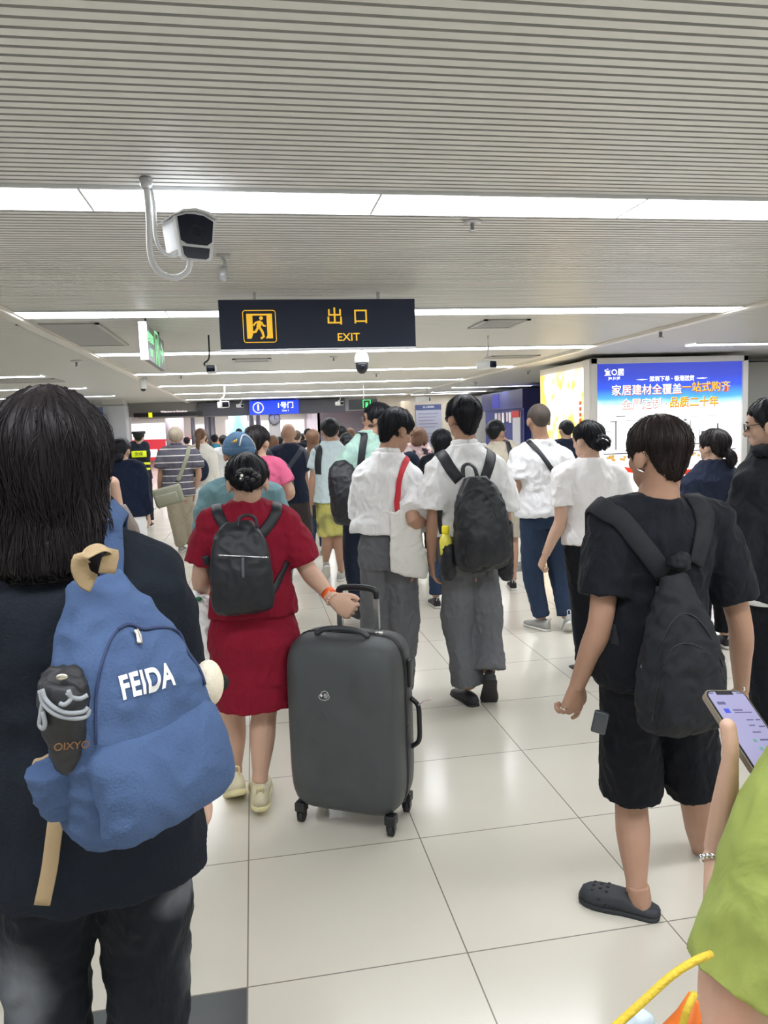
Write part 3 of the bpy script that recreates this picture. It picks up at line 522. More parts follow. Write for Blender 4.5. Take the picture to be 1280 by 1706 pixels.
def hand(wrist, d, side, palm, s=1., curl=.5, grip=False, vox=.003, thumb=None, spread=.12, tabs=None):
    """wrist position, direction d, palm normal, 'side' = direction of the thumb side"""
    d = V(d).normalized(); side = (V(side)-d*V(side).dot(d)).normalized(); nrm = side.cross(d); nrm = nrm if nrm.dot(V(palm)) > 0 else -nrm
    bm = bmesh.new(); W = wrist
    def pt(l, w_, h): return W+d*(l*s)+side*(w_*s)+nrm*(h*s)
    loft(bm, [pt(-.03, 0, 0), pt(0, 0, 0), pt(.025, 0, 0), pt(.055, .0, .0), pt(.085, 0, .002), pt(.095, 0, .003)], [(.024*s, .020*s), (.026*s, .018*s), (.033*s, .016*s), (.040*s, .014*s), (.041*s, .012*s), (.036*s, .009*s)], 16, side=side, pw=2.4)
    L = (.062, .074, .069, .054); offs = (.030, .010, -.010, -.029)
    for i in range(4):
        c = (curl if not isinstance(curl, (list, tuple)) else curl[i])
        p = pt(.082, offs[i], .002); ang = .12+c*.7; pts = [p]; seglen = (.46, .31, .25)
        base = d + side*(offs[i]/.03*spread); base.normalize()
        for k in range(3):
            v = base*math.cos(ang)+nrm*math.sin(ang); pts.append(pts[-1]+v*(L[i]*seglen[k]*s*1.05)); ang += c*(1.15 if k == 0 else .9)
        loft(bm, cr(pts, 3), [(.0095-.0028*j/9)*s for j in range(10)], 8)
    tp = [pt(.018, .022, .006), pt(.045, .042, .014), pt(.068, .052, .020), pt(.088, .050, .026)] if thumb is None else [W+d*(a*s)+side*(b*s)+nrm*(c*s) for a, b, c in thumb]
    if tabs: tp = [W]+tabs[:3]; loft(bm, cr([W]+tabs, 3), [(.027-.0145*min(1, j/8))*s for j in range(3*len(tabs)+1)], 12); ell(bm, tabs[-1], (.0122*s,)*3)
    else: loft(bm, cr(tp, 3), [(.0145-.0055*j/9)*s for j in range(10)], 10)
    return remesh(bm, vox*s, 2, .4)
def headframe(hc, yaw, pitch, roll, s):
    return Matrix.Translation(hc) @ Matrix.Rotation(math.radians(yaw), 4, 'Z') @ Matrix.Rotation(math.radians(-pitch), 4, 'X') @ Matrix.Rotation(math.radians(roll), 4, 'Y') @ Matrix.Scale(s, 4)
def head_bm(bm, M, neck, nr):
    ell(bm, (0, -.014, .026), (.072, .092, .084), M)
    ell(bm, (0, .018, -.028), (.062, .066, .07), M); ell(bm, (0, .045, -.062), (.045, .042, .040), M); ell(bm, (0, .066, -.084), (.022, .018, .02), M)
    ell(bm, (0, .062, .03), (.058, .028, .045), M); ell(bm, (.034, .055, -.018), (.024, .022, .024), M); ell(bm, (-.034, .055, -.018), (.024, .022, .024), M)
    loft(bm, [M@V(p) for p in ((0, .078, .012), (0, .092, -.006), (0, .103, -.022), (0, .098, -.032))], [.007, .010, .014, .011], 8)
    for a in (-1, 1): ell(bm, (a*.013, .09, -.029), (.009, .01, .008), M); ell(bm, (a*.028, .078, .022), (.02, .010, .007), M)
    ell(bm, (0, .084, -.050), (.022, .010, .006), M); ell(bm, (0, .082, -.059), (.018, .011, .006), M)
    for a in (-1, 1):
        E_ = M @ Matrix.Translation((a*.078, -.012, -.008)) @ Matrix.Rotation(a*-.35, 4, 'Z') @ Matrix.Rotation(.15, 4, 'X')
        ell(bm, (0, 0, 0), (.010, .022, .034), E_); ell(bm, (a*-.004, .006, -.026), (.008, .010, .012), E_)
    loft(bm, [M@V((0, -.022, .0)), M@V((0, -.024, -.055)), lerp(M@V((0, -.024, -.06)), neck, .5), neck, neck-V((0, 0, .05))], [.052*nr, .053*nr, .054*nr, .064*nr, .08*nr], 16)
def hair_bm(bm, M, st):
    """hair cap: ellipsoid with a hairline; st keys nape, front, side, thick"""
    th = st.get('thick', .012); nape = st.get('nape', -.055); fr = st.get('front', .062); sd = st.get('side', -.005); ear = st.get('ear', .018)
    zb = tab(0, fr, 45, fr-.005, 62, lerp(fr, sd, .7), 74, sd, 84, sd, 92, ear, 104, ear, 118, lerp(ear, nape, .55), 140, nape, 180, nape-.006)
    nu, nv = 56, 40; rings = []
    A = (.074+th, .094+th, .086+th)
    for j in range(nv+1):
        pol = PI*j/nv; ring = []
        for i in range(nu):
            az = 2*PI*i/nu; x, y, z = math.sin(az)*math.sin(pol), math.cos(az)*math.sin(pol), math.cos(pol)
            back = sst(.1, -.5, y); rz = A[2] if z > 0 else lerp(A[2], .108+th+max(0, -nape-.055), back)
            g = lerp(1, .80, sst(.03, -.10, z*rz)*sst(.35, -.2, y)) if not st.get('full') else 1
            p = V((x*A[0]*g, y*A[1]*g-.016, z*rz+.026)); ph = abs(math.degrees(math.atan2(x, y)))
            k = sst(zb(ph)-.010, zb(ph)+.012, p.z)
            cen = V((0, -.014, .01)); p = cen+(p-cen)*lerp(.80, 1, k); ring.append(bm.verts.new(M@p))
        rings.append(ring)
    for a, b in zip(rings, rings[1:]):
        for k in range(nu): bm.faces.new((a[k], a[(k+1) % nu], b[(k+1) % nu], b[k]))
    kind = st.get('kind', 'short')
    mp = lambda *q: [M@V(p) for p in q]
    if kind == 'bun':
        bx, bz = st.get('bun', (0, -.01)); ell(bm, (bx, -.118, bz), (.046, .036, .040), M); ell(bm, (bx*.5, -.09, bz), (.055, .04, .045), M)
        for k in range(7):
            a = k*PI/3.5; loft(bm, cr(mp((bx, -.14, bz), (bx+.03*math.cos(a), -.15, bz+.026*math.sin(a)), (bx+.048*math.cos(a+.5), -.12, bz+.042*math.sin(a+.5))), 3), [.012]*7, 8)
    if kind in ('pony', 'lowpony'):
        z0 = .02 if kind == 'pony' else -.04; ln = st.get('len', .22); sx = st.get('sway', 0)
        loft(bm, cr(mp((0, -.09, z0), (sx*.2, -.132, z0-.005), (sx*.6, -.135, z0-ln*.4), (sx, -.11, z0-ln*.8), (sx*1.2, -.10, z0-ln)), 4), [.022+.010*math.sin(PI*min(1, k/12)) - .018*max(0, (k-11)/5) for k in range(17)], 12)
    if kind == 'long':
        ln = st.get('len', .3); wv = st.get('wave', 0)
        Q = mp((0, -.03, .05), (0, -.045, -.02), (0, -.06, -.09), (0, -.075, -.09-ln*.35), (0, -.08, -.09-ln*.7), (0, -.075, -.09-ln)); ww = st.get('w', .085)
        loft(bm, cr(Q, 3), [(ww*(.93+.07*math.sin(k*1.1)*wv), lerp(.075, .035, min(1, k/9))) for k in range(14)]+[(ww*.9, .03), (ww*.72, .02)], 20, side=M.to_3x3()@V((1, 0, 0)), pw=2.3)
    if kind == 'bob':
        ln = st.get('len', .09)
        for a in (-1, 1): loft(bm, cr(mp((a*.05, .02, .06), (a*.078, .01, 0), (a*.082, 0, -.05), (a*.075, -.01, -.06-ln)), 4), [(.022, .05)]*9+[(.02, .045), (.018, .04), (.015, .035), (.01, .03)], 12, side=M.to_3x3()@V((1, 0, 0)))
        loft(bm, cr(mp((0, -.05, .05), (0, -.075, -.02), (0, -.08, -.08), (0, -.07, -.07-ln)), 4), [(.08, .045)]*8+[(.078, .04), (.075, .035), (.07, .03), (.062, .024), (.05, .018)], 20, side=M.to_3x3()@V((1, 0, 0)))
def strands(me, M, n, ln, r, off=.002, wild=.15, zmin=None):
    """thin locks walking down over the hair surface"""
    b = BVHTree.FromPolygons([v.co for v in me.vertices], [p.vertices[:] for p in me.polygons]); bm = bmesh.new(); Mi = M.inverted(); up = (M.to_3x3()@V((0, 0, 1))).normalized(); crown = M@V((0, -.05, .12))
    polys = me.polygons
    for _ in range(n):
        p = polys[random.randrange(len(polys))]; c = V(p.center); l = Mi@c
        if l.y > .02 and l.z < .05: continue
        d = (c-crown); pts = []; o = off*random.random(); L_ = ln*(.5+random.random()); st = L_/7; jit = V((random.uniform(-1, 1), random.uniform(-1, 1), random.uniform(-1, 1)))*wild
        for k in range(8):
            q = b.find_nearest(c)
            if q[0] is None: break
            c = q[0]; nn = q[1]; pts.append(c+nn*(o+.0004*k*random.random()*wild*10))
            dd = ((c-crown).normalized()*.5-up+jit); dd -= nn*dd.dot(nn)
            if dd.length < 1e-5: break
            c = c+dd.normalized()*st
        if len(pts) > 3: loft(bm, pts, [r*(1-.8*abs(2*k/(len(pts)-1)-1)**3) for k in range(len(pts))], 3, cap=False)
    me2 = bpy.data.meshes.new('s'); bm.to_mesh(me2); bm.free(); return me2
def shoe(name, ank, yaw, pitch, m, sm, parent, s=1., style='sneaker'):
    M = Matrix.Translation(ank) @ Matrix.Rotation(math.radians(yaw), 4, 'Z') @ Matrix.Rotation(math.radians(-pitch), 4, 'X') @ Matrix.Scale(s, 4)
    base = -.085 if style != 'croc' else -.072
    ys = (-.075, -.066, -.045, -.01, .04, .09, .13, .16, .182, .19); ws = (.012, .026, .034, .034, .036, .044, .047, .042, .028, .01)
    hs = {'sneaker': (.075, .085, .088, .088, .078, .056, .048, .042, .034, .02), 'dress': (.06, .068, .07, .072, .066, .05, .044, .04, .03, .018), 'croc': (.034, .04, .044, .046, .07, .066, .06, .052, .04, .022)}[style]
    if style == 'croc': ws = tuple(x*1.12 for x in ws)
    bm = bmesh.new(); rings = []
    for y, w_, h in zip(ys, ws, hs):
        R = []
        for k in range(13):
            a = PI*k/12; c, sn = math.cos(a), math.sin(a); R.append(bm.verts.new(M@V((w_*math.copysign(abs(c)**.7, c), y, base+.018+(h-.018+.0)*abs(sn)**.75))))
        rings.append(R)
    for a, b in zip(rings, rings[1:]):
        for k in range(12): bm.faces.new((a[k], a[k+1], b[k+1], b[k]))
        bm.faces.new((a[12], a[0], b[0], b[12]))
    bm.faces.new(rings[0]); bm.faces.new(rings[-1][::-1])
    o = fin(name, bm, m, parent)
    bm = bmesh.new(); P = [M@V((0, y, base+.008)) for y in ys]; loft(bm, P, [((w_+.004)*s, .012*s) for w_ in ws], 16, side=M.to_3x3()@V((1, 0, 0)), pw=4); fin('sole', bm, sm, o)
    if style == 'sneaker':
        bm = bmesh.new(); tube(bm, [M@V((-.012, -.068, base+.07)), M@V((-.010, -.086, base+.10)), M@V((.010, -.086, base+.10)), M@V((.012, -.068, base+.07))], .004*s, 6); fin('heel_tab', bm, sm, o)
    return o, M
SOLEW = mat('sole_white', s2l(214, 212, 206), .6); SOLEB = mat('sole_black', (.015, .015, .017), .6)
SHOEB = mat('shoe_black', s2l(36, 36, 42), .5); SHOEG = mat('shoe_grey', s2l(168, 168, 164), .7, var=.2, vscale=30)
TORSO = ((.47, .082, .054), (.53, .093, .060), (.60, .078, .051), (.66, .076, .051), (.73, .088, .056), (.79, .092, .054), (.82, .070, .044), (.85, .036, .034))
def person(label, px, top, Y, yaw=0, hy=None, hp=0, hr=0, J={}, skin=None, hair=None, hm=None, shirt=None, legs=None, shoes=None, sc=1., hands={}, hs=1., glasses=None, stoop=0, group=None, neckr=1., detail=None, bare=()):
    skin = skin or SKIN; T = at(px, top, Y); H = T.z+stoop; r = V((math.cos(math.radians(yaw)), math.sin(math.radians(yaw)), 0)); f = V((-r.y, r.x, 0)); z = V((0, 0, 1))
    vox = detail or min(.016, max(.006, Y*.0017)); hv = min(.012, max(.0045, Y*.0013))
    hy = yaw if hy is None else hy; fs = H/1.68; s = hs*lerp(1, fs, .55); B = V((T.x, Y, 0))
    if 'base' in J: q = at(J['base'][0], J['base'][1], Y+(J['base'][2] if len(J['base']) > 2 else 0)); B = V((q.x, q.y, 0))
    pelv = V((B.x, B.y, .53*H)); ncen = V((lerp(B.x, T.x, .8), lerp(B.y, T.y, .8), .858*H))-f*.01
    if 'neck' in J: q = J['neck']; ncen = at(q[0], q[1], Y+q[2])
    j = {}
    for nm, sg in (('L', -1), ('R', 1)):
        j['sh'+nm] = ncen+r*(sg*.108*H*sc)-z*(.041*H); j['el'+nm] = j['sh'+nm]+r*(sg*.022*H)-z*.185*H-f*.012; j['wr'+nm] = j['el'+nm]+r*(sg*.006*H)-z*.150*H+f*.05
        j['hip'+nm] = pelv+r*(sg*.048*H*sc)-z*.025*H; j['an'+nm] = V((B.x, B.y, 0))+r*(sg*.055*H)+z*.085
    for k, v in J.items():
        if k[:2] in ('sh', 'el', 'wr', 'kn', 'an', 'hi') and k != 'base': j[k] = at(v[0], v[1], Y+(v[2] if len(v) > 2 else 0))
        if k[:2] == 'ft': q = onz(v[0], v[1]); j['an'+k[2]] = q+V((0, .05, .088))
    for nm in 'LR':
        if 'el'+nm not in J and 'sh'+nm in J: j['el'+nm] = j['sh'+nm]+r*((-1 if nm == 'L' else 1)*.022*H)-z*.185*H-f*.012
        if 'wr'+nm not in J and ('sh'+nm in J or 'el'+nm in J): j['wr'+nm] = j['el'+nm]-z*.150*H+f*.05
        if 'kn'+nm not in j: j['kn'+nm] = lerp(j['hip'+nm], j['an'+nm], .47)+f*.025
    root = empty('person', (B.x, B.y, 0), label, 'person', group)
    hh = .225*s; hc = T-z*(hh/2+.006); hyr = math.radians(hy); M = headframe(hc, hy, hp, hr, s)
    # ---------------- body, one continuous surface
    bm = bmesh.new(); raxis = (j['shR']-j['shL']).normalized(); haxis = (j['hipR']-j['hipL']).normalized()
    def tors(secs, add=0, wf=1.):
        P, R, S = [], [], []
        for zf, a, b in secs:
            u = (zf-.53)/.315; P.append(pelv+(ncen-pelv)*u+f*(.012*math.sin(PI*min(1, max(0, u))))*1.); R.append((a*H*wf+add, b*H*wf+add)); S.append(lerp(haxis, raxis, min(1, max(0, u))))
        return P, R, S
    P, R, S = tors(TORSO, 0, sc); P2 = cr(P, 3); R2 = [tuple(q) [:2] for q in cr([V((a, b, 0)) for a, b in R], 3)]; S2 = cr(S, 3); loft(bm, P2, R2, 20, sides=S2, pw=2.2)
    asc = lerp(1, sc, .6)*H
    for nm in 'LR':
        sh = j['sh'+nm]; loft(bm, [lerp(ncen, sh, .15)-z*.03, lerp(ncen, sh, .6)-z*.008, sh], [.026*asc, .029*asc, .030*asc], 14); ell(bm, sh, (.031*asc,)*3)
        limb(bm, (sh, j['el'+nm], j['wr'+nm]), 0, 2.02, lambda t: ARM(t)*asc, 14)
        hp_ = j['hip'+nm]; limb(bm, (hp_, j['kn'+nm], j['an'+nm]), 0, 2.0, lambda t: LEG(t)*H*lerp(1, sc, .5), 14)
        an = j['an'+nm]
    head_bm(bm, M, ncen+z*.012, neckr*s)
    ms = [remesh(bm, min(vox, hv*1.25), 5)]
    pit = J.get('pitch', (0, 0)); fy = J.get('toe', (yaw, yaw))
    for i, nm in enumerate('LR'):
        hd = hands.get(nm, {}); d = hd.get('d'); wr = j['wr'+nm]; fd = (wr-j['el'+nm]).normalized()
        d = (at(d[0], d[1], Y+d[2])-wr) if d else (fd*.8+V((0, 0, -.5)))
        inw = r*(1 if nm == 'L' else -1)
        if Y < 9: ms.append(hand(wr, d, hd.get('side', f), hd.get('palm', inw), s*(.98 if Y > 1.2 else 1)*hd.get('s', 1), hd.get('curl', .45), vox=max(.003, min(.007, Y*.0011)), thumb=hd.get('thumb'), tabs=[at(a_, b_, c_) for a_, b_, c_ in hd['tabs']] if 'tabs' in hd else None))
        else:
            bm = bmesh.new(); W0 = wr; dd = d.normalized(); loft(bm, [W0, W0+dd*.05, W0+dd*.1, W0+dd*.16], [(.02, .022), (.018, .036), (.016, .036), (.01, .02)], 10, side=inw); ms.append(remesh(bm, .008, 1))
        if nm in bare or shoes is None or shoes.get('foot'):
            an = j['an'+nm]; FM = Matrix.Translation(an)@Matrix.Rotation(math.radians(fy[i]), 4, 'Z')@Matrix.Rotation(math.radians(-pit[i]), 4, 'X'); bm = bmesh.new()
            loft(bm, [FM@V(q) for q in ((0, 0, .03), (0, -.01, -.02), (0, -.03, -.045), (0, .03, -.048), (0, .09, -.055), (0, .15, -.062), (0, .175, -.064))], [(.032, .036), (.034, .036), (.03, .024), (.036, .026), (.042, .018), (.04, .012), (.025, .008)], 14, side=FM.to_3x3()@V((1, 0, 0))); ms.append(remesh(bm, .006, 3))
    body = link('body', join(ms), skin, root)
    # ---------------- hair
    if hair:
        bm = bmesh.new(); hair_bm(bm, M, hair); me = remesh(bm, hv*(.9 if Y > 3 else .8), 3, .4)
        Mi = M.inverted(); amp = hair.get('amp', .004)*s; fq = hair.get('fq', 1.)
        for v in me.vertices:
            l = Mi@v.co; az = math.atan2(l.x, l.y+.014); q = V((az*5*fq, l.z*7*fq, 0)); v.co += v.normal*(amp*(noise.noise(q)+.6*noise.noise(q*2.7+V((3, 3, 3)))))
        if not hair.get('strands') and Y < 6.5 and not hair.get('crew'): hair = dict(hair, strands=(350, .07, .0013))
        if hair.get('strands'): me = join([me, strands(me, M, hair['strands'][0], hair['strands'][1], hair['strands'][2], wild=hair.get('wild', .3))])
        link('hair', me, hm or H_BLK, root)
    if glasses:
        bm = bmesh.new(); mpt = lambda x, y, zz: M@V((x, y, zz))
        for a in (-1, 1):
            C = [mpt(a*.033+.023*math.cos(t*PI/10), .100-.01*abs(math.cos(t*PI/10)), .006+.018*math.sin(t*PI/10)) for t in range(21)]; loft(bm, C, [.0016]*21, 6)
            tube(bm, [mpt(a*.056, .092, .012), mpt(a*.076, .05, .012), mpt(a*.082, -.005, .008), mpt(a*.080, -.022, -.01)], .0016, 6)
        tube(bm, [mpt(-.011, .104, .01), mpt(0, .106, .012), mpt(.011, .104, .01)], .0016, 6); g = fin('glasses', bm, PLAST_B, root)
        bm = bmesh.new()
        for a in (-1, 1): ell(bm, (a*.033, .097, .006), (.0215, .001, .017), M)
        fin('lens', bm, mat('spectacle_glass', (.7, .75, .8), .05, coat=1), g)
    if Y < 9:
        bm = bmesh.new()
        for a in (-1, 1): ell(bm, (a*.030, .078, .006), (.012, .009, .009), M, 12, 8)
        fin('eyes', bm, mat('eye_dark', (.03, .02, .015), .2), root)
        bm = bmesh.new()
        for a in (-1, 1): loft(bm, cr([M@V((a*.014, .088, .026)), M@V((a*.032, .087, .031)), M@V((a*.050, .074, .026))], 3), [(.0035)]*7, 6)
        fin('eyebrows', bm, hm or H_BLK, root)
    out = dict(root=root, M=M, j=j, H=H, body=body, ncen=ncen, pelv=pelv, r=r, f=f, s=s)
    # ---------------- clothes
    if legs:
        m = legs['m']; kind = legs.get('kind', 'trousers'); lo = legs.get('loose', 1.15); bm = bmesh.new(); top_ = legs.get('top', .60)
        if kind == 'skirt':
            hz = legs['hem']; P, R, S = tors(((top_, .080, .054), (.57, .086, .060), (.53, .098, .068), (.49, .104, .072)), .010, sc)
            low = [V((pelv.x, pelv.y, q*H)) for q in (.42, .36, hz)]; loft(bm, P+low, R+[(.104*H*sc, .075*H), (.100*H*sc, .072*H), (.098*H*sc*legs.get('flare', 1), .074*H)], 28, sides=S+[haxis]*3)
        else:
            P, R, S = tors(((top_, .078, .053), (.57, .085, .058), (.53, .094, .063), (.49, .093, .062), (.465, .084, .055)), .005, sc*legs.get('hipw', 1)); loft(bm, P, R, 24, sides=S, pw=2.3)
            t1 = legs.get('len', 1.93 if kind == 'trousers' else .85)
            LR = tab(0, .056, .35, .053, .8, .043*lo, 1, .041*lo, 1.4, .037*lo, 1.8, .034*lo*legs.get('hem', 1), 2, .036*lo*legs.get('hem', 1)) if kind == 'trousers' else tab(0, .057, .4, .055*lo, .9, .055*lo*legs.get('hem', 1))
            for nm in 'LR': limb(bm, (j['hip'+nm]+z*.01, j['kn'+nm], j['an'+nm]), 0, t1, lambda t: LR(t)*H*lerp(1, sc, .6), 16, 18)
        me = remesh(bm, vox*1.05, 4); crumple(me, legs.get('amp', .007), .13*fs, seed=int(px) % 17, zf=lambda p: 1); link('skirt' if kind == 'skirt' else ('shorts' if kind == 'shorts' else 'trousers'), me, m, root)
        if legs.get('belt'):
            P, R, S = tors(((top_-.012, .079, .054), (top_+.012, .077, .053)), .016, sc); bm = bmesh.new(); loft(bm, P, R, 28, sides=S); fin('belt', bm, PLAST_B, root)
    if shirt:
        m = shirt['m']; lo = shirt.get('loose', 1.); hem = shirt.get('hem', .50); ad = shirt.get('add', .014); bm = bmesh.new(); hw = shirt.get('hemw', 1.05)
        secs = [(hem, .096*hw, .064*hw), (hem+.035, .095*hw, .063*hw)]
        for zf, a, b in ((.60, .086, .058), (.66, .084, .057), (.73, .092, .060), (.785, .094, .056), (.815, .074, .046), (.842, .046, .040), (shirt.get('top', .858), .037, .036)):
            if zf > hem+.05: secs.append((zf, a*(lo if zf < .8 else 1), b*(lo if zf < .8 else 1)))
        P, R, S = tors(secs, ad, sc); n_ = len(P); P2 = cr(P, 3); R2 = [tuple(q)[:2] for q in cr([V((a, b, 0)) for a, b in R], 3)]; loft(bm, P2, R2, 28, sides=cr(S, 3), pw=2.15)
        sl = shirt.get('sleeve', .72); sr_ = shirt.get('sr', 1.)
        if sl > 0:
            SR = tab(0, .034, .3, .037*sr_, .8, .037*sr_ if sl < 1.2 else .031*sr_, 1.2, .030*sr_, 1.9, .024*sr_, 2, .021*sr_)
            for nm in 'LR':
                sh = j['sh'+nm]; loft(bm, [lerp(ncen, sh, .05)-z*.020, lerp(ncen, sh, .3)-z*.014, lerp(ncen, sh, .65)-z*.004, sh], [.026*asc+ad*.6, .032*asc+ad*.6, .036*asc+ad*.6, .037*asc+ad*.6], 16); ell(bm, sh-z*.004, (.039*asc+ad*.55,)*3)
                limb(bm, (sh, j['el'+nm], j['wr'+nm]), 0, sl, lambda t: SR(t)*asc+ad*.55, 12, 18)
        me = remesh(bm, vox, 7); crumple(me, 1.08*shirt.get('amp', .008), shirt.get('fold', .15)*fs, seed=int(top) % 13); out['shirt'] = link(shirt.get('name', 'shirt'), me, m, root)
        if shirt.get('collar'):
            cm = shirt['collar'] if not isinstance(shirt['collar'], bool) else m; bm = bmesh.new(); c0 = ncen+z*.020; ring = []
            for k in range(25):
                a = 2*PI*k/24; ring.append(c0+r*(math.sin(a)*.069*s)-f*(math.cos(a)*.066*s-.004)+z*(.012*math.cos(a)))
            loft(bm, ring, [(.019*s, .0055)]*25, 8, side=z); fin('collar', bm, cm, root)
    if shoes:
        st = shoes.get('style', 'sneaker')
        for i, nm in enumerate('LR'): shoe('shoe', j['an'+nm], fy[i], pit[i], shoes['m'], shoes.get('sole', SOLEW), root, shoes.get('s', 1.)*lerp(1, fs, .7), st)
    return out
# ------------------------------------------------------------------ bags
def surf_path(b, pts, off=.006, n=5):
    """pixel waypoints dropped onto a real surface"""
    Q = cr([V((x, y, 0)) for x, y in pts], n); P, N = [], []; last = None
    for q in Q:
        d = ray(q.x, q.y).normalized(); h = b.ray_cast(CAM, d)
        if h[0] is None:
            if last is None: continue
            tt = (last-CAM).length; c = CAM+d*tt; g = b.find_nearest(c); h = (g[0], g[1])
        nn = h[1] if h[1].dot(CAM-h[0]) > 0 else -h[1]; P.append(h[0]+nn*off); N.append(nn); last = h[0]
    # smooth
    for _ in range(3): P = [P[0]]+[(P[i-1]+P[i]*2+P[i+1])/4 for i in range(1, len(P)-1)]+[P[-1]]; N = [N[0]]+[(N[i-1]+N[i]+N[i+1]).normalized() for i in range(1, len(N)-1)]+[N[-1]]
    return P, N
def over_shoulder(b, P, N, f, rev=False, drop=.28, off=.008):
    """carry a strap on over the shoulder and down the chest"""
    c = P[-1]; n0 = N[-1]; z = V((0, 0, 1)); cc = c.copy()
    for k in range(12):
        st = (f*.9+z*(.35-.2*k)) if k < 5 else (-z+f*.1)
        g = cc+st.normalized()*(drop/9); q = b.find_nearest(g)
        if q[0] is None: break
        nn = q[1] if (q[0]-g).length < 1e-4 or (g-q[0]).dot(q[1]) >= 0 else q[1]
        cc = q[0]; P.append(cc+nn*off); N.append(nn)
    for _ in range(2): 
        P[:] = [P[0]]+[(P[i-1]+P[i]*2+P[i+1])/4 for i in range(1, len(P)-1)]+[P[-1]]; N[:] = [N[0]]+[(N[i-1]+N[i]+N[i+1]).normalized() for i in range(1, len(N)-1)]+[N[-1]]
def strap(name, b, pts, f, m, parent, wd=.05, th=.008, over=True, off=.006, drop=.28):
    P, N = surf_path(b, pts, off)
    if over: over_shoulder(b, P, N, f, drop=drop, off=off+.002)
    bm = bmesh.new(); ribbon(bm, P, N, wd, th); return fin(name, bm, m, parent)
def sack(M, w_, h, d, m, parent, name='main_compartment', topr=.35, taper=.75, pw=3., fold=.006, vox=.007, n=16, lean=0, belly=1.):
    bm = bmesh.new(); P, R = [], []
    for i in range(n+1):
        t = i/n; bot = min(1, (t/.14)) ; fb = lerp(.80, 1, math.sqrt(max(0, 1-(1-bot)**2))); u = max(0, (t-(1-topr))/topr); ft = lerp(1, taper, sst(0, 1, (t-.2)/.8))*max(.5, max(0, 1-max(0, u)**3.5)**.5) if u > 0 else lerp(1, taper, sst(0, 1, (t-.2)/.8))
        g = math.sin(PI*(.12+.80*min(1, t*1.0)**.8))**.5
        P.append(M@V((lean*t*t, d/2*g*belly+.0, h*t))); R.append((w_/2*fb*ft, d/2*fb*max(.25, g*(1-.35*u**2))))
    loft(bm, P, R, 32, side=M.to_3x3()@V((1, 0, 0)), pw=pw); me = remesh(bm, vox, 4); crumple(me, fold, .10, seed=3)
    return link(name, me, m, parent)
def bagM(c, yaw, roll=0, pitch=0):
    """origin at bag bottom against the back; y outward toward the viewer; z up"""
    return Matrix.Translation(c) @ Matrix.Rotation(math.radians(yaw), 4, 'Z') @ Matrix.Rotation(PI, 4, 'Z') @ Matrix.Rotation(math.radians(roll), 4, 'Y') @ Matrix.Rotation(math.radians(pitch), 4, 'X')
def zipper(b, pts, parent, m=None, name='zip', r=.0022, pull=None):
    P, N = surf_path(b, pts, .002); bm = bmesh.new(); loft(bm, P, [r]*len(P), 6); o = fin(name, bm, m or PLAST_B, parent)
    if pull: P, N = surf_path(b, pull, .005); bm = bmesh.new(); ribbon(bm, P, N, .010, .003); fin('zip_pull', bm, mat('pull_grey', s2l(88, 90, 98), .4), parent)
    return o
# ================================================================== THE CROWD, near to far
SHORT = dict(nape=-.06, thick=.013, amp=.003); CREWC = dict(nape=-.05, thick=.009, amp=.0012, ear=.02, crew=1)
NAVY = cloth('navy_cloth', (34, 41, 60)); GREYT = cloth('grey_school_trousers', (104, 106, 110)); JEAN = cloth('blue_denim', (45, 60, 84), bump=.5); TEAL = cloth('teal_cotton', (104, 136, 142)); RED = cloth('crimson_cloth', (130, 20, 42)); BLACKT = cloth('black_trousers', (19, 21, 27))
KHAKI = cloth('khaki_cloth', (178, 170, 152)); BEIGE = cloth('beige_linen', (205, 196, 178)); MINT = cloth('mint_cotton', (172, 206, 194)); PINK = cloth('pink_cotton', (206, 98, 132)); ICE = cloth('pale_blue_cotton', (204, 222, 226)); DKSH = cloth('dark_brown_shorts', (66, 60, 60))
def jean_fade():
    m = cloth('black_denim_faded', (24, 27, 34)); m = m.copy(); m.name = 'washed_black_denim'; nt, b = nodes(m); N = nt.nodes.new; L = nt.links.new
    tc = N('ShaderNodeTexCoord'); prev = [x for x in nt.links if x.to_socket == b.inputs['Base Color']][0].from_socket
    for c, rx, rz, k in (((-.16, 0, .50), .075, .13, .30), ((.155, 0, .66), .06, .05, .24), ((.17, 0, .47), .045, .08, .16)):
        mp = N('ShaderNodeMapping'); mp.vector_type = 'POINT'; mp.inputs['Location'].default_value = (-c[0]/rx, 0, -c[2]/rz); mp.inputs['Scale'].default_value = (1/rx, 0, 1/rz); L(tc.outputs['Object'], mp.inputs[0])
        ln = N('ShaderNodeVectorMath'); ln.operation = 'LENGTH'; L(mp.outputs[0], ln.inputs[0]); nz = N('ShaderNodeTexNoise'); nz.inputs['Scale'].default_value = 14; L(tc.outputs['Object'], nz.inputs['Vector'])
        ad = N('ShaderNodeMath'); ad.operation = 'MULTIPLY_ADD'; L(nz.outputs[0], ad.inputs[0]); ad.inputs[1].default_value = .5; L(ln.outputs['Value'], ad.inputs[2])
        mr = N('ShaderNodeMapRange'); mr.interpolation_type = 'SMOOTHSTEP'; mr.inputs[1].default_value = 1.35; mr.inputs[2].default_value = .35; mr.inputs[3].default_value = 0; mr.inputs[4].default_value = k; L(ad.outputs[0], mr.inputs[0])
        mx = N('ShaderNodeMix'); mx.data_type = 'RGBA'; L(mr.outputs[0], mx.inputs[0]); L(prev, mx.inputs[6]); mx.inputs[7].default_value = s2l(190, 196, 204)+(1,); prev = mx.outputs[2]
    L(prev, b.inputs['Base Color']); return m
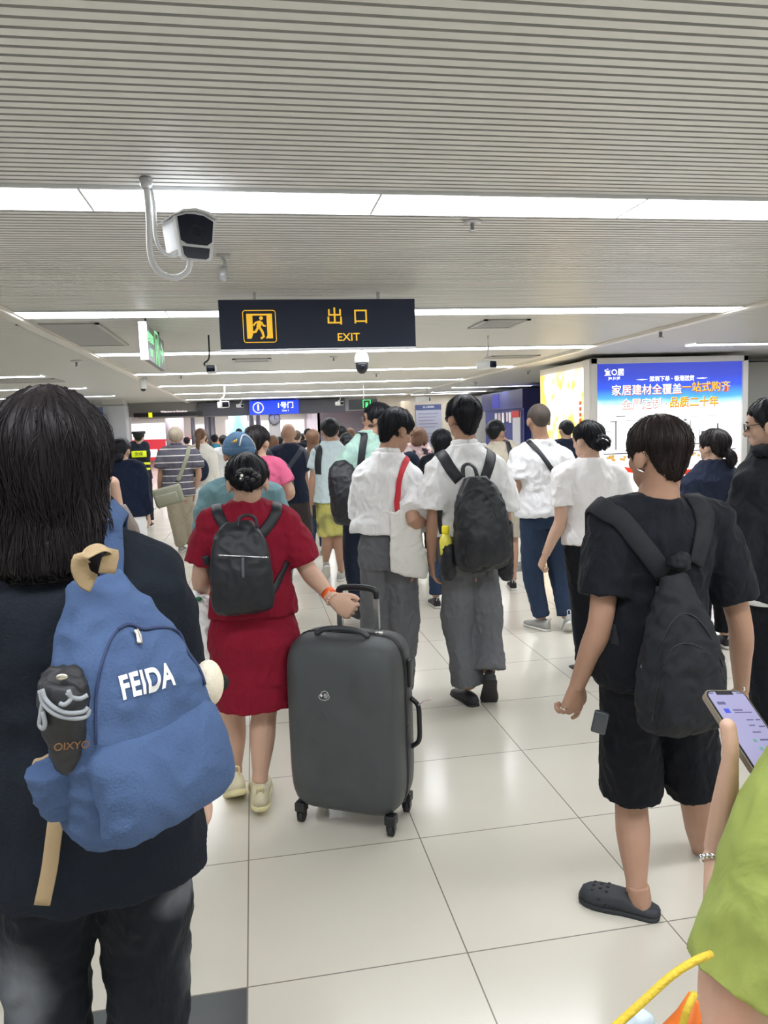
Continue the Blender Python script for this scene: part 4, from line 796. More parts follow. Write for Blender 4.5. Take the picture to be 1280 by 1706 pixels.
# ---- woman with long black hair, left foreground
A = person('person with long black hair in black sweater and faded jeans at far left', 80, 662, 1.45, hy=4, J=dict(base=(150, 1200), neck=(118, 898, 0), shL=(-62, 965, .02), shR=(243, 966, .02), elR=(294, 1140, .04), wrR=(326, 1290, .06), anL=(84, 1850, .02), anR=(246, 1850, 0), knL=(80, 1570, .05), knR=(246, 1560, .05)),
    hair=dict(kind='long', nape=-.1, full=True, thick=.026, len=.10, w=.099, side=-.12, ear=-.1, front=.05, amp=.008, wave=1, strands=(1500, .16, .0009), wild=.35), hm=H_DK, hs=1.02, hands=dict(R=dict(d=(347, 1352, .06), curl=.6)),
    shirt=dict(m=mat('black_knit', s2l(30, 35, 43), .9, bump=.6, bscale=180, var=.12, vscale=5, spec=.15), hem=.44, sleeve=1.88, sr=1.15, add=.024, loose=1.12, hemw=1.12, amp=.012, fold=.2, name='sweater', top=.872), legs=dict(m=jean_fade(), loose=1.32, amp=.012, hem=1.15), shoes=dict(m=SHOEB, sole=SOLEB), sc=1.02, detail=.0065)
SW = bvh_of(A['shirt'])
BLUE = mat('washed_blue_canvas', s2l(74, 95, 132), .85, bump=.5, bscale=220, var=.10, vscale=7, spec=.2); TAN = mat('tan_webbing', s2l(174, 152, 118), .8, bump=.4, bscale=300, spec=.2)
bc = at(212, 1340, 1.27); e = empty('backpack', bc, 'washed blue canvas backpack with white FEIDA lettering on the back of the long-haired person', 'backpack')
BM = bagM(bc, 40, 5, 5)
s1 = sack(BM, .272, .395, .165, BLUE, e, topr=.62, taper=.66, fold=.009, vox=.005, pw=2.6)
BB = bvh_of(s1)
PM = BM @ Matrix.Translation((0, .112, .015)); s2 = sack(PM, .235, .165, .075, BLUE, e, name='front_pocket', topr=.25, taper=.97, fold=.006, vox=.005, pw=3.2); B2 = bvh_of(s1, s2)
bm = bmesh.new()
me = textmesh('FEIDA', .046, Matrix.Identity(4), ext=.0, bold=.0016, sx=.66, space=1.1)
bmt = bmesh.new(); bmt.from_mesh(me); bmesh.ops.triangulate(bmt, faces=bmt.faces[:]); bmesh.ops.subdivide_edges(bmt, edges=[x for x in bmt.edges if x.calc_length() > .01], cuts=2); bmt.to_mesh(me); bmt.free()
TC = at(246, 1136, 1.05); ddir = (TC-CAM).normalized(); h0 = BB.ray_cast(CAM, ddir); n0 = h0[1]; n0 = n0 if n0.dot(CAM-h0[0]) > 0 else -n0
xax = BM.to_3x3()@V((-1, 0, 0)); xax = (xax-n0*xax.dot(n0)).normalized(); yax = n0.cross(xax); rr = math.radians(-7); xa2 = xax*math.cos(rr)+yax*math.sin(rr); ya2 = n0.cross(xa2)
for v in me.vertices:
    p = h0[0]+xa2*v.co.x+ya2*v.co.y; q = BB.ray_cast(p+n0*.08, -n0); v.co = (q[0] if q[0] is not None else p)+n0*.0022
link('lettering', me, mat('print_white_cloth', s2l(238, 238, 236), .7), e, False)
zipper(BB, [(196, 1050), (214, 1040), (238, 1050), (262, 1046), (300, 1052), (330, 1090), (348, 1140)], e, mat('zip_navy', s2l(40, 54, 92), .6), 'zip', .0028)
zipper(BB, [(196, 1050), (180, 1075), (160, 1150), (160, 1240)], e, mat('zip_navy', (.1, .1, .1)), 'side_seam', .0022)
P, N = surf_path(BB, [(222, 1052), (228, 1062), (230, 1074)], .006); bm = bmesh.new(); ribbon(bm, P, N, .009, .004); fin('zip_slider', bm, mat('brass_pale', (.75, .7, .58), .3, 1), e)
# tan carry loop on top
t0 = at(178, 955, 1.17); P = cr([t0, at(184, 922, 1.17), at(168, 912, 1.16), at(146, 922, 1.15), at(133, 940, 1.15), at(140, 962, 1.16), at(156, 972, 1.17)], 4); bm = bmesh.new(); ribbon(bm, P, [V((.35, -.1, .9)) if 4 < k < 14 else V((.7, -.7, .1)) for k in range(len(P))], .030, .003); fin('carry_loop', bm, TAN, e)
# blue shoulder strap up over the shoulder
strap('shoulder_strap', SW, [(186, 965), (184, 930), (181, 895), (180, 868)], V((0, 1, 0)), BLUE, e, .042, .010, True, .012)
P = cr([at(96, 1345, 1.30), at(90, 1390, 1.29), at(82, 1450, 1.28), at(70, 1508, 1.27)], 5); bm = bmesh.new(); ribbon(bm, P, [V((.1, -1, 0))]*len(P), .026, .003); fin('webbing_tail', bm, TAN, e)
P = cr([at(86, 1256, 1.22), at(66, 1268, 1.20), at(60, 1284, 1.20), at(72, 1300, 1.2)], 5); bm = bmesh.new(); ribbon(bm, P, [V((-.5, -.6, .3))]*len(P), .022, .004); fin('strap_anchor', bm, TAN, e)
# side pocket and umbrella pouch
pc = at(110, 1300, 1.14); bm = bmesh.new(); loft(bm, cr([at(120, 1350, 1.16), at(108, 1310, 1.145), at(96, 1270, 1.135)], 4), [(.036, .024), (.042, .027), (.046, .030), (.048, .031), (.048, .032), (.049, .033), (.049, .034), (.049, .034), (.05, .034)], 20, side=(1, .3, 0)); me = remesh(bm, .005, 3); crumple(me, .005, .06, 2); link('side_pocket', me, BLUE, e)
UM = mat('umbrella_black_cloth', s2l(40, 41, 44), .6, bump=.5, bscale=50, var=.15); uc = at(112, 1200, 1.11); e2 = empty('folded_umbrella', at(118, 1275, 1.11), 'black folded umbrella in pouch with grey cord in the side pocket of the blue backpack', 'umbrella')
bm = bmesh.new(); loft(bm, cr([at(120, 1275, 1.125), at(113, 1235, 1.115), at(108, 1185, 1.11), at(106, 1150, 1.11), at(108, 1132, 1.11)], 4), [.022, .025, .027, .028, .029, .031, .032, .033, .034, .035, .035, .035, .034, .032, .031, .030, .026], 20); me = remesh(bm, .004, 2); crumple(me, .004, .05, 5); link('pouch', me, UM, e2)
bm = bmesh.new(); ell(bm, at(104, 1140, 1.115), (.032, .03, .026)); ell(bm, at(92, 1128, 1.115), (.018, .02, .016)); ell(bm, at(118, 1130, 1.115), (.018, .02, .018)); ell(bm, at(126, 1146, 1.105), (.015, .018, .02)); me = remesh(bm, .0035, 2); crumple(me, .006, .03, 8); link('folded_canopy', me, UM, e2)
CORD = mat('cord_grey', s2l(150, 155, 160), .8)
for pts in ([(70, 1148), (76, 1165), (92, 1180), (114, 1188), (138, 1186), (147, 1178)], [(66, 1150), (72, 1172), (92, 1190), (120, 1197), (143, 1194), (149, 1182)], [(112, 1154), (120, 1162), (134, 1164), (146, 1158)], [(114, 1150), (118, 1164), (108, 1174), (100, 1172)], [(71, 1170), (67, 1195), (66, 1208), (72, 1214), (75, 1205), (71, 1185)]):
    bm = bmesh.new(); P = [at(a, b, 1.060+.0004*abs(a-108)) for a, b in pts]; tube(bm, P, .0032, 8); fin('cord', bm, CORD, e2)
bm = bmesh.new(); ell(bm, at(103, 1128, 1.085), (.008, .003, .005)); fin('snap_button', bm, mat('brass_pale', (1, 1, 1)), e2)
text('umbrella_lettering', 'OIXYO', .015, Matrix.Translation(at(120, 1243, 1.078)) @ Matrix.Rotation(math.radians(20), 4, 'Z') @ Matrix.Rotation(math.radians(8), 4, 'Y') @ Matrix(((1, 0, 0, 0), (0, 0, -1, 0), (0, 1, 0, 0), (0, 0, 0, 1))), mat('print_brown', s2l(130, 90, 50), .6), e2, ext=.0005)
# ---- woman in the crimson dress
D = person('person in crimson dress with hair in a bun and black backpack, pulling the grey suitcase', 410, 757, 3.0, hy=0, hp=6, J=dict(neck=(411, 843, 0), shL=(355, 874, 0), shR=(474, 872, .0), elL=(336, 955, .02), wrL=(336, 1000, .22), elR=(514, 950, -.0), wrR=(554, 997, -.12), base=(420, 1000), anL=(391, 1288, .12), anR=(433, 1302, 0), knL=(388, 1190, .1), knR=(440, 1190, .03), pitch=(28, 0), toe=(8, 0)),
    hair=dict(kind='bun', bun=(.0, .01), nape=-.03, thick=.016, amp=.005, strands=(500, .08, .0009)), skin=SKIN, sc=1.16, hands=dict(R=dict(d=(582, 1017, -.14), curl=1.25, side=(0, 0, 1), palm=(0, 1, -.3), s=1.08), L=dict(curl=1.1)), detail=.007,
    shirt=dict(m=RED, hem=.56, sleeve=.80, sr=1.12, add=.016, amp=.010, name='blouse', top=.862, hemw=1.0), legs=dict(kind='skirt', m=RED, hem=.305, flare=1.0, amp=.007, top=.62), shoes=dict(m=mat('shoe_cream_mesh', s2l(214, 206, 176), .7, var=.12, vscale=30), sole=mat('sole_yellowish', s2l(220, 210, 160), .5), s=1.15))
bm = bmesh.new(); w0 = lerp(D['j']['elR'], D['j']['wrR'], .86); ax = (D['j']['wrR']-D['j']['elR']).normalized(); loft(bm, [w0-ax*.012, w0+ax*.012], [.030, .029], 20); fin('watch_band', bm, mat('orange_rubber', s2l(238, 96, 34), .4), D['root'])
bm = bmesh.new(); c = D['j']['wrR']; u = ax.orthogonal().normalized(); v_ = ax.cross(u)
for k in range(18): a = k*PI/9; ell(bm, c+(u*math.cos(a)+v_*math.sin(a))*.029+ax*.004, (.0045, .0045, .0045), u=8, v=6)
fin('bead_bracelet', bm, mat('beads', s2l(225, 190, 170), .3), D['root'])
bm = bmesh.new()
for dx, dz_ in ((-.03, .02), (-.012, .03), (.01, .028), (.03, .012), (.0, .0), (-.02, -.005), (.022, -.008), (.045, .0)): ell(bm, D['M']@V((dx, -.162, dz_+.012)), (.013, .008, .011), u=10, v=8)
fin('hair_clip', bm, mat('clip_black', (.01, .01, .012), .15), D['root']); bm = bmesh.new(); ell(bm, D['M']@V((-.02, -.172, .022)), (.006, .004, .006)); ell(bm, D['M']@V((-.025, -.172, .010)), (.004, .004, .004)); fin('hair_pearl', bm, mat('pearl', (.8, .78, .75), .2), D['root'])
DB = bvh_of(D['shirt']); bc = at(406, 1018, 2.80); e = empty('backpack', bc, 'small black nylon backpack with silver zip on the crimson dress', 'backpack')
K = sack(bagM(bc+V((0, .05, 0)), 0, 0, 0), .232, .335, .12, BLACKN, e, topr=.34, taper=.84, fold=.006, vox=.006, pw=4); KB_ = bvh_of(K)
strap('shoulder_strap', DB, [(386, 892), (372, 872), (361, 854)], V((0, 1, 0)), BLACKN, e, .042, .008); strap('shoulder_strap', DB, [(434, 892), (450, 872), (462, 852)], V((0, 1, 0)), BLACKN, e, .042, .008)
strap('lower_strap', DB, [(452, 990), (466, 962), (478, 935)], V((0, 1, 0)), BLACKN, e, .028, .006, over=False); strap('lower_strap', DB, [(362, 985), (350, 950), (342, 925)], V((0, 1, 0)), BLACKN, e, .028, .006, over=False)
zipper(KB_, [(364, 925), (385, 926), (410, 927), (447, 929)], e, CHROME, 'zip', .003, pull=[(405, 929), (405, 945), (405, 962)]); bm = bmesh.new(); tube(bm, [at(396, 880, 2.76), at(399, 864, 2.77), at(412, 858, 2.775), at(425, 864, 2.77), at(429, 880, 2.76)], .006); fin('carry_loop', bm, BLACKN, e)
# white plastic bag in her left hand
wl = D['j']['wrL']; e = empty('plastic_bag', wl-V((0, 0, .3)), 'translucent white plastic bag with small green mark, hanging left of the crimson dress', 'bag')
bm = bmesh.new(); c = at(334, 1090, 3.0); loft(bm, cr([at(330, 985, 3.10), at(330, 1008, 3.08), at(332, 1040, 3.07), at(337, 1080, 3.06), at(340, 1120, 3.06)], 4), [(.02, .02), (.03, .025), (.045, .03), (.055, .035), (.06, .04), (.066, .045), (.07, .05), (.075, .055), (.08, .06), (.083, .063), (.086, .066), (.088, .068), (.09, .07), (.09, .07), (.09, .07), (.085, .065), (.07, .05)], 20, side=(1, 0, 0)); me = remesh(bm, .006, 2); crumple(me, .014, .07, 4); link('bag_body', me, mat('thin_white_plastic', s2l(242, 246, 243), .25, bump=.3, bscale=20), e)
bm = bmesh.new(); ell(bm, at(331, 998, 3.035), (.013, .004, .010)); fin('green_mark', bm, mat('mark_green', s2l(24, 110, 70), .5), e)
# cream pompom pouch peeking behind the blue backpack
e = empty('pouch', at(350, 1160, 1.5), 'cream pouch with black pompom, peeking out right of the blue backpack', 'pouch'); bm = bmesh.new(); ell(bm, at(348, 1138, 1.42), (.028, .03, .045)); fin('pouch_body', bm, mat('cream_plush', s2l(228, 218, 196), .9, bump=.6, bscale=150), e)
bm = bmesh.new(); ell(bm, at(367, 1137, 1.44), (.017, .017, .017)); fin('pompom', bm, mat('pompom_black', (.01, .01, .01), .9, bump=1, bscale=200), e)
bm = bmesh.new(); R_ = [at(x, y, 1.46) for x, y in ((361, 1205), (368, 1208), (370, 1226), (371, 1244), (365, 1246), (361, 1228), (361, 1205))]; tube(bm, R_, .0016); R_ = [at(x, y, 1.46) for x, y in ((362, 1226), (370, 1228))]; loft(bm, R_, [.0016, .0016], 6); tag(fin('strap_buckle', bm, CHROME), 'thin silver strap buckle dangling right of the blue backpack', 'buckle')
# ---- suitcase
SG = mat('suitcase_charcoal', s2l(72, 76, 78), .42, bump=.35, bscale=900, spec=.45)
wfl, wfr, wrr = onz(492, 1378), onz(648, 1404), onz(684, 1354); xd = (wfr-wfl).normalized(); yd = V((-xd.y, xd.x, 0)); yd = yd if yd.y > 0 else -yd
cw, cdp, ch = .470, .285, .700; fc = (wfl+wfr)/2; O = V((fc.x, fc.y, 0))+yd*.015
SM = Matrix.Translation(O) @ Matrix((( xd.x, yd.x, 0, 0), (xd.y, yd.y, 0, 0), (0, 0, 1, 0), (0, 0, 0, 1)))
e = empty('suitcase', O+yd*.12, 'large charcoal hard-shell suitcase on wheels pulled by the person in crimson', 'suitcase')
def shell(name, y0, y1, bulge):
    bm = bmesh.new(); nx, nz = 36, 52; W2, H2, r = cw/2, ch/2, .085; sgn = -1 if bulge < 0 else 1
    prof = [(0, 0), (.25, .0), (.55, .004), (.8, .014), (.93, .028), (1., .052)]  # depth fraction, inset
    rings = []
    for fr_, ins in prof:
        y = lerp(y0, y1, fr_); ring = []
        for k in range(96):
            a = 2*PI*k/96; c, s_ = math.cos(a), math.sin(a); ax_, az_ = W2-ins, H2-ins; n_ = 6.5
            rad = (abs(c/ax_)**n_+abs(s_/az_)**n_)**(-1/n_); ring.append(bm.verts.new(SM@V((c*rad, y, .062+H2+s_*rad))))
        rings.append(ring)
    # face: concentric rings with raised oval blisters
    def blister(x, zz):
        d = 0
        for cx, cz, rx, rz in ((-.20, .12, .06, .15), (.17, .20, .09, .10), (-.02, -.02, .09, .10), (-.2, -.27, .08, .13), (.0, -.30, .10, .09), (.2, -.22, .08, .12)):
            q = math.hypot((x-cx)/rx, (zz-cz)/rz); d += .008*math.exp(-((q-1)/.12)**2)+.006*(1-sst(.8, 1.1, q))
        return d
    for g in (.90, .8, .7, .6, .5, .4, .3, .2, .1):
        ring = []
        for k in range(96):
            a = 2*PI*k/96; c, s_ = math.cos(a), math.sin(a); ax_, az_ = (W2-.052), (H2-.052); n_ = 6.5; rad = (abs(c/ax_)**n_+abs(s_/az_)**n_)**(-1/n_)*g
            ring.append(bm.verts.new(SM@V((c*rad, y1+sgn*(.010*(1-g**3))+sgn*blister(c*rad, s_*rad), .062+H2+s_*rad))))
        rings.append(ring)
    for A_, B_ in zip(rings, rings[1:]):
        for k in range(96): bm.faces.new((A_[k], A_[(k+1) % 96], B_[(k+1) % 96], B_[k]))
    bm.faces.new(rings[-1]); bm.faces.new(rings[0]); return fin(name, bm, SG, e)
shell('front_shell', .118, .0, -1); shell('rear_shell', .140, .27, 1)
bm = bmesh.new(); R_ = []
for k in range(97):
    a = 2*PI*k/96; c, s_ = math.cos(a), math.sin(a); rad = (abs(c/(cw/2))**6.5+abs(s_/(ch/2))**6.5)**(-1/6.5); R_.append((c*rad, s_*rad))
for yy, dr, rr_ in ((.121, .0, .004), (.129, -.002, .006), (.137, 0, .004)): loft(bm, [SM@V((x*(1+dr), yy, .062+ch/2+z_*(1+dr))) for x, z_ in R_], [rr_]*97, 6, side=tuple(yd))
fin('zip_band', bm, PLAST_B, e)
zt = .062+ch
bm = bmesh.new(); tube(bm, [SM@V(p) for p in ((-.11, .075, zt), (-.075, .075, zt+.022), (0, .075, zt+.03), (.075, .075, zt+.022), (.11, .075, zt))], .011, 10); fin('top_handle', bm, mat('handle_grey', s2l(58, 60, 64), .4), e)
bm = bmesh.new(); xs = cw/2; tube(bm, [SM@V(p) for p in ((xs, .18, .50), (xs+.03, .18, .47), (xs+.034, .18, .40), (xs+.03, .18, .33), (xs, .18, .30))], .010, 10); fin('side_handle', bm, PLAST_B, e)
bm = bmesh.new(); box(bm, (xs-.004, .15, .55), (xs+.012, .19, .66), SM, bev=.006); fin('combination_lock', bm, PLAST_B, e)
for x in (-.075, .085):
    bm = bmesh.new(); box(bm, (x-.012, .225, zt-.01), (x+.012, .243, zt+.13), SM, bev=.003); fin('trolley_pole', bm, METAL, e)
bm = bmesh.new(); loft(bm, cr([SM@V(p) for p in ((-.075, .234, zt+.12), (-.070, .234, zt+.148), (-.03, .234, zt+.156), (.04, .234, zt+.156), (.080, .234, zt+.146), (.086, .234, zt+.115))], 4), [(.015, .012)]*21, 12); fin('trolley_grip', bm, PLAST_B, e)
for x in (-.19, .19):
    for y_ in (.035, .225):
        cW = V((x, y_, 0)); bm = bmesh.new(); box(bm, (x-.022, y_-.022, .046), (x+.022, y_+.022, .085), SM, bev=.006); box(bm, (x-.017, y_-.014, .02), (x-.012, y_+.014, .055), SM, bev=.002); box(bm, (x+.012, y_-.014, .02), (x+.017, y_+.014, .055), SM, bev=.002); o = fin('caster', bm, PLAST_B, e)
        bm = bmesh.new(); loft(bm, [SM@V((x-.010, y_, .024)), SM@V((x+.010, y_, .024))], [.024, .024], 24); fin('wheel', bm, RUB, o)
bm = bmesh.new(); lm = [(-.018, -.02), (-.026, -.008), (-.006, .016), (.004, .020), (.016, .014), (.024, -.006), (.020, -.014), (.004, -.022)]; Cc = (-.045, .062+ch*.70)
q = [SM@V((Cc[0]+x*.9, -.0145, Cc[1]+z_*.9)) for x, z_ in lm]; q.append(q[0]); loft(bm, q, [.0009]*9, 6)
ell(bm, (Cc[0]-.012, -.0145, Cc[1]-.002), (.005, .001, .005), SM); fin('logo', bm, mat('logo_white', (.85, .85, .85), .4), e)
for k, s_ in enumerate(('SKY', 'WAY', 'GO')): text('logo_text', s_, .0085, SM @ Matrix.Translation((Cc[0]+.007, -.015, Cc[1]+.004-k*.006)) @ Matrix(((1, 0, 0, 0), (0, 0, -1, 0), (0, 1, 0, 0), (0, 0, 0, 1))), MATS['logo_white'], e, ext=.0003)
bm = bmesh.new(); tube(bm, [SM@V((xs+.03, .18, .47)), SM@V((xs+.06, .15, .50)), SM@V((xs+.10, .14, .52))], .0035, 6); fin('luggage_tag', bm, mat('tag_white', s2l(220, 205, 205), .6), e)
bm = bmesh.new(); box(bm, (.12, .115, zt-.004), (.15, .145, zt+.012), SM, bev=.003); fin('zip_slider', bm, CHROME, e)
# ---- student with the tote
S1 = person('person in white school shirt with red-strapped tote, looking down', 660, 683, 4.12, yaw=-12, hy=-62, hp=22, J=dict(base=(648, 950), neck=(646, 760, 0), shL=(612, 792, .0), shR=(683, 800, .08), elL=(604, 872, .1), wrL=(640, 880, .3), elR=(689, 868, -.20), wrR=(718, 868, -.02), knL=(628, 1052, .1), knR=(672, 1050, .05), anL=(634, 1155, .0), anR=(664, 1150, .1)),
    hair=dict(nape=-.090, thick=.020, amp=.005, front=.055, side=-.01), skin=SKIN_T, hands=dict(R=dict(d=(732, 866, .1), curl=.7)), shirt=dict(m=WHITE, hem=.585, sleeve=.82, sr=1.28, add=.026, loose=1.14, hemw=1.22, amp=.012, collar=True), legs=dict(m=GREYT, loose=1.38, hem=1.15, belt=True, amp=.012, hipw=1.1), shoes=dict(m=SHOEB, sole=SOLEB, style='dress'), sc=.98)
b1 = bvh_of(S1['shirt']); e = empty('tote_bag', at(680, 962, 3.95), 'white canvas tote with red strap on the shoulder of the student looking down', 'bag'); WT = mat('tote_canvas', s2l(226, 226, 220), .8, bump=.4, bscale=120, var=.04)
bm = bmesh.new(); loft(bm, cr([at(681, 960, 3.97), at(682, 952, 3.97), at(680, 925, 3.96), at(676, 880, 3.96), at(672, 858, 3.97), at(670, 851, 3.97)], 4), [(.075, .02), (.086, .026), (.095, .03), (.100, .034), (.103, .036), (.104, .036), (.103, .036), (.102, .035), (.100, .034), (.096, .033), (.09, .032), (.085, .03), (.08, .028), (.076, .026), (.074, .024), (.072, .022), (.07, .02), (.07, .018), (.068, .016), (.066, .014), (.06, .01)], 24, side=(1, -.1, 0), pw=3); me = remesh(bm, .007, 3); crumple(me, .010, .09, 6); link('bag_body', me, WT, e)
strap('shoulder_strap', b1, [(663, 850), (662, 825), (664, 800), (672, 776), (677, 768)], V((.3, 1, 0)), mat('strap_red', s2l(196, 38, 52), .7), e, .033, .005, off=.010); bm = bmesh.new(); tube(bm, [at(651, 856, 3.86), at(640, 852, 3.85), at(634, 860, 3.85)], .004); tube(bm, [at(651, 854, 3.86), at(660, 857, 3.85), at(666, 850, 3.85)], .006); fin('drawstring', bm, WT, e)
# ---- student with black backpack
S2 = person('person in white school shirt wearing the large black backpack, centre', 770, 660, 3.95, yaw=0, hy=14, hp=3, J=dict(base=(782, 950), neck=(774, 746, 0), shL=(732, 784, 0), shR=(826, 784, 0), elL=(723, 868, -.02), wrL=(719, 935, .03), elR=(841, 868, 0), wrR=(843, 915, .06), hipR=(800, 940, 0), hipL=(762, 940, 0), knL=(763, 1040, .06), knR=(812, 1030, .04), anL=(782, 1148, 0), anR=(815, 1122, -.06), pitch=(0, 50), toe=(10, -14)),
    hair=dict(nape=-.092, thick=.017, amp=.003, front=.06, side=-.02), skin=SKIN_T, glasses=True, hands=dict(L=dict(d=(722, 968, .05), curl=.35)), shirt=dict(m=WHITE, hem=.56, sleeve=.80, sr=1.35, add=.024, loose=1.1, amp=.012, collar=True, hemw=1.1), legs=dict(m=GREYT, loose=1.30, hem=1.2, amp=.012, hipw=1.12), shoes=dict(m=SHOEB, sole=SOLEB, style='dress'))
b1 = bvh_of(S2['shirt']); bc = at(797, 940, 3.78); e = empty('backpack', bc, 'large black backpack with bottle and umbrella on the student in the centre', 'backpack')
K = sack(bagM(bc, 0, 2), .30, .465, .19, BLACKN, e, topr=.42, taper=.80, fold=.010, vox=.008, pw=2.6); K2 = sack(bagM(bc, 0, 2) @ Matrix.Translation((0, .125, .02)), .23, .30, .075, BLACKN, e, name='front_pocket', topr=.5, taper=.75, fold=.007, vox=.008, pw=2.5); KB_ = bvh_of(K, K2)
for pts in ([(766, 800), (750, 780), (738, 760)], [(806, 800), (814, 778), (819, 757)]): strap('shoulder_strap', b1, pts, V((0, 1, 0)), BLACKN, e, .062, .012)
bm = bmesh.new(); Q = cr([at(772, 795, 3.72), at(772, 778, 3.74), at(781, 773, 3.74), at(791, 780, 3.74), at(795, 793, 3.72)], 4); ribbon(bm, Q, [V((0, -.6, .8))]*len(Q), .022, .006); fin('carry_loop', bm, BLACKN, e)
zipper(KB_, [(762, 850), (775, 822), (796, 815), (815, 830), (826, 860)], e); strap('lower_strap', b1, [(742, 905), (735, 880), (733, 850)], V((0, 1, 0)), BLACKN, e, .03, .006, over=False)
for qx, wx in ((747, .040), (843, .042)):
    bm = bmesh.new(); loft(bm, cr([at(qx+3, 966, 3.76), at(qx, 950, 3.75), at(qx, 925, 3.745), at(qx, 906, 3.745)], 4), [(wx*k_, wx*.9*k_) for k_ in (.6, .8, .92, 1, 1, 1.02, 1.03, 1.04, 1.05, 1.05, 1.05, 1.05, 1.04)], 18); me = remesh(bm, .007, 2); crumple(me, .006, .06, 3); link('side_pocket', me, BLACKN, e)
e = empty('drink_bottle', at(742, 900, 3.8), 'drink bottle with yellow cap in the left side pocket of the black backpack', 'bottle'); q = at(743, 905, 3.745)
bm = bmesh.new(); loft(bm, [q+V((0, 0, z_)) for z_ in (-.06, -.02, .0, .02, .035, .05)], [.032, .032, .033, .033, .024, .016], 18); fin('bottle_body', bm, mat('bottle_yellow', s2l(235, 225, 90), .2), e); bm = bmesh.new(); loft(bm, [q+V((0, 0, z_)) for z_ in (.048, .058, .088, .092)], [.016, .020, .020, .015], 18); fin('cap', bm, mat('cap_yellow', s2l(250, 232, 40), .35), e)
e = empty('folded_umbrella', at(847, 900, 3.8), 'black folded umbrella in the right side pocket of the black backpack', 'umbrella'); bm = bmesh.new(); loft(bm, [at(846, 925, 3.76), at(847, 900, 3.75), at(847, 872, 3.74)], [.026, .028, .026], 16); fin('canopy', bm, BLACKN, e)
bm = bmesh.new(); loft(bm, [at(847, 873, 3.74), at(844, 866, 3.74), at(843, 850, 3.75)], [.024, .014, .012], 14); fin('handle', bm, PLAST_B, e)
# ---- person in black with crocs, right foreground
J_ = dict(base=(1088, 1150), neck=(1096, 838, 0), shL=(1020, 868, .0), shR=(1190, 872, .0), elL=(1000, 1040, -.03), wrL=(962, 1142, .05), elR=(1234, 1042, .0), wrR=(1236, 1150, .15), knL=(1052, 1340, .05), knR=(1160, 1330, .04), anL=(1062, 1488, -.06), anR=(1188, 1480, .35), pitch=(-2, 0), toe=(52, 0))
C = person('person with short dark brown hair in black T-shirt, black shorts and clogs, right foreground', 1093, 697, 2.12, hy=14, hp=6, J=J_, skin=SKIN_T, hair=dict(nape=-.082, thick=.018, amp=.006, ear=.022, front=.07, strands=(900, .10, .0010)), hm=hairmat('hair_soft_brown', (46, 38, 36)), hs=1.0, neckr=1.1,
    hands=dict(L=dict(d=(945, 1215, .08), curl=(.25, .75, .85, .9), side=(1, .1, .3), palm=(.3, .8, 0), s=1.08)), shirt=dict(m=BLACK, hem=.475, sleeve=.72, sr=1.2, add=.018, loose=1.1, hemw=1.08, amp=.011, name='t_shirt'), legs=dict(kind='shorts', m=BLACKT, len=.90, loose=1.06, amp=.009, hem=1.08, hipw=1.26), shoes=dict(m=mat('clog_black', s2l(46, 50, 56), .65), sole=mat('clog_sole', s2l(40, 43, 48), .7), style='croc', foot=True), sc=1.05, detail=.006)
bm = bmesh.new(); FM = Matrix.Translation(C['j']['anL'])@Matrix.Rotation(math.radians(52), 4, 'Z')@Matrix.Rotation(math.radians(2), 4, 'X'); bsh = bvh_of([o for o in C['root'].children if o.name.startswith('shoe')][0])
for x, y_ in ((-.022, .09), (.0, .09), (.022, .09), (-.012, .112), (.012, .112), (-.022, .134), (0, .134), (.022, .134), (-.042, .06), (.042, .06), (-.046, .085), (.046, .085), (-.044, .11)):
    g_ = bsh.ray_cast(FM@V((x, y_, .15)), FM.to_3x3()@V((0, 0, -1)))
    if g_[0] is not None: ell(bm, g_[0], (.0062, .0062, .004), None, 10, 6)
fin('clog_holes', bm, SOLEB, C['root'])
q = C['M']@V((-.080, -.012, -.040)); bm = bmesh.new(); tube(bm, [q+V((.004, .0, .006)), q+V((-.008, -.006, .0)), q+V((.002, -.012, -.006)), q+V((.010, -.010, -.003))], .0032, 8); fin('ear_cuff', bm, CHROME, C['root'])
jj = C['j']; bm = bmesh.new(); q = bvh_of(C['body']).find_nearest(at(938, 1205, 2.1))[0]; tube(bm, [q+V((-.012, 0, .004)), q+V((0, -.012, 0)), q+V((.012, 0, .002)), q+V((0, .012, 0))], .0018, 6); fin('ring', bm, CHROME, C['root'])
b1 = bvh_of(C['shirt']); bc = at(1104, 1198, 1.98); e = empty('backpack', bc, 'black backpack worn by the person in black T-shirt and shorts', 'backpack'); BK2 = mat('backpack_black_cloth', s2l(32, 34, 39), .75, bump=.4, bscale=80, var=.08, spec=.3)
K = sack(bagM(bc, 4, 0, 0), .262, .445, .17, BK2, e, topr=.62, taper=.62, fold=.012, vox=.007, pw=2.4); K2 = sack(bagM(bc, 4, 0) @ Matrix.Translation((0, .105, .015)), .21, .25, .07, BK2, e, name='front_pocket', topr=.45, taper=.85, fold=.008, vox=.006, pw=2.5); KB_ = bvh_of(K, K2)
for pts in ([(1104, 955), (1078, 920), (1050, 884), (1030, 862), (1012, 855)], [(1156, 940), (1166, 905), (1172, 872), (1172, 856)]): strap('shoulder_strap', b1, pts, V((0, 1, 0)), BK2, e, .062, .012, off=.009)
for pts in ([(1068, 1130), (1090, 1050), (1100, 975)], [(1030, 1100), (1022, 1040)]): strap('lower_strap', b1, pts, V((0, 1, 0)), BK2, e, .03, .006, over=False)
bm = bmesh.new(); ell(bm, at(1134, 936, 1.97), (.036, .028, .030)); me = remesh(bm, .006, 2); crumple(me, .012, .04, 3); link('carry_loop', me, BK2, e)
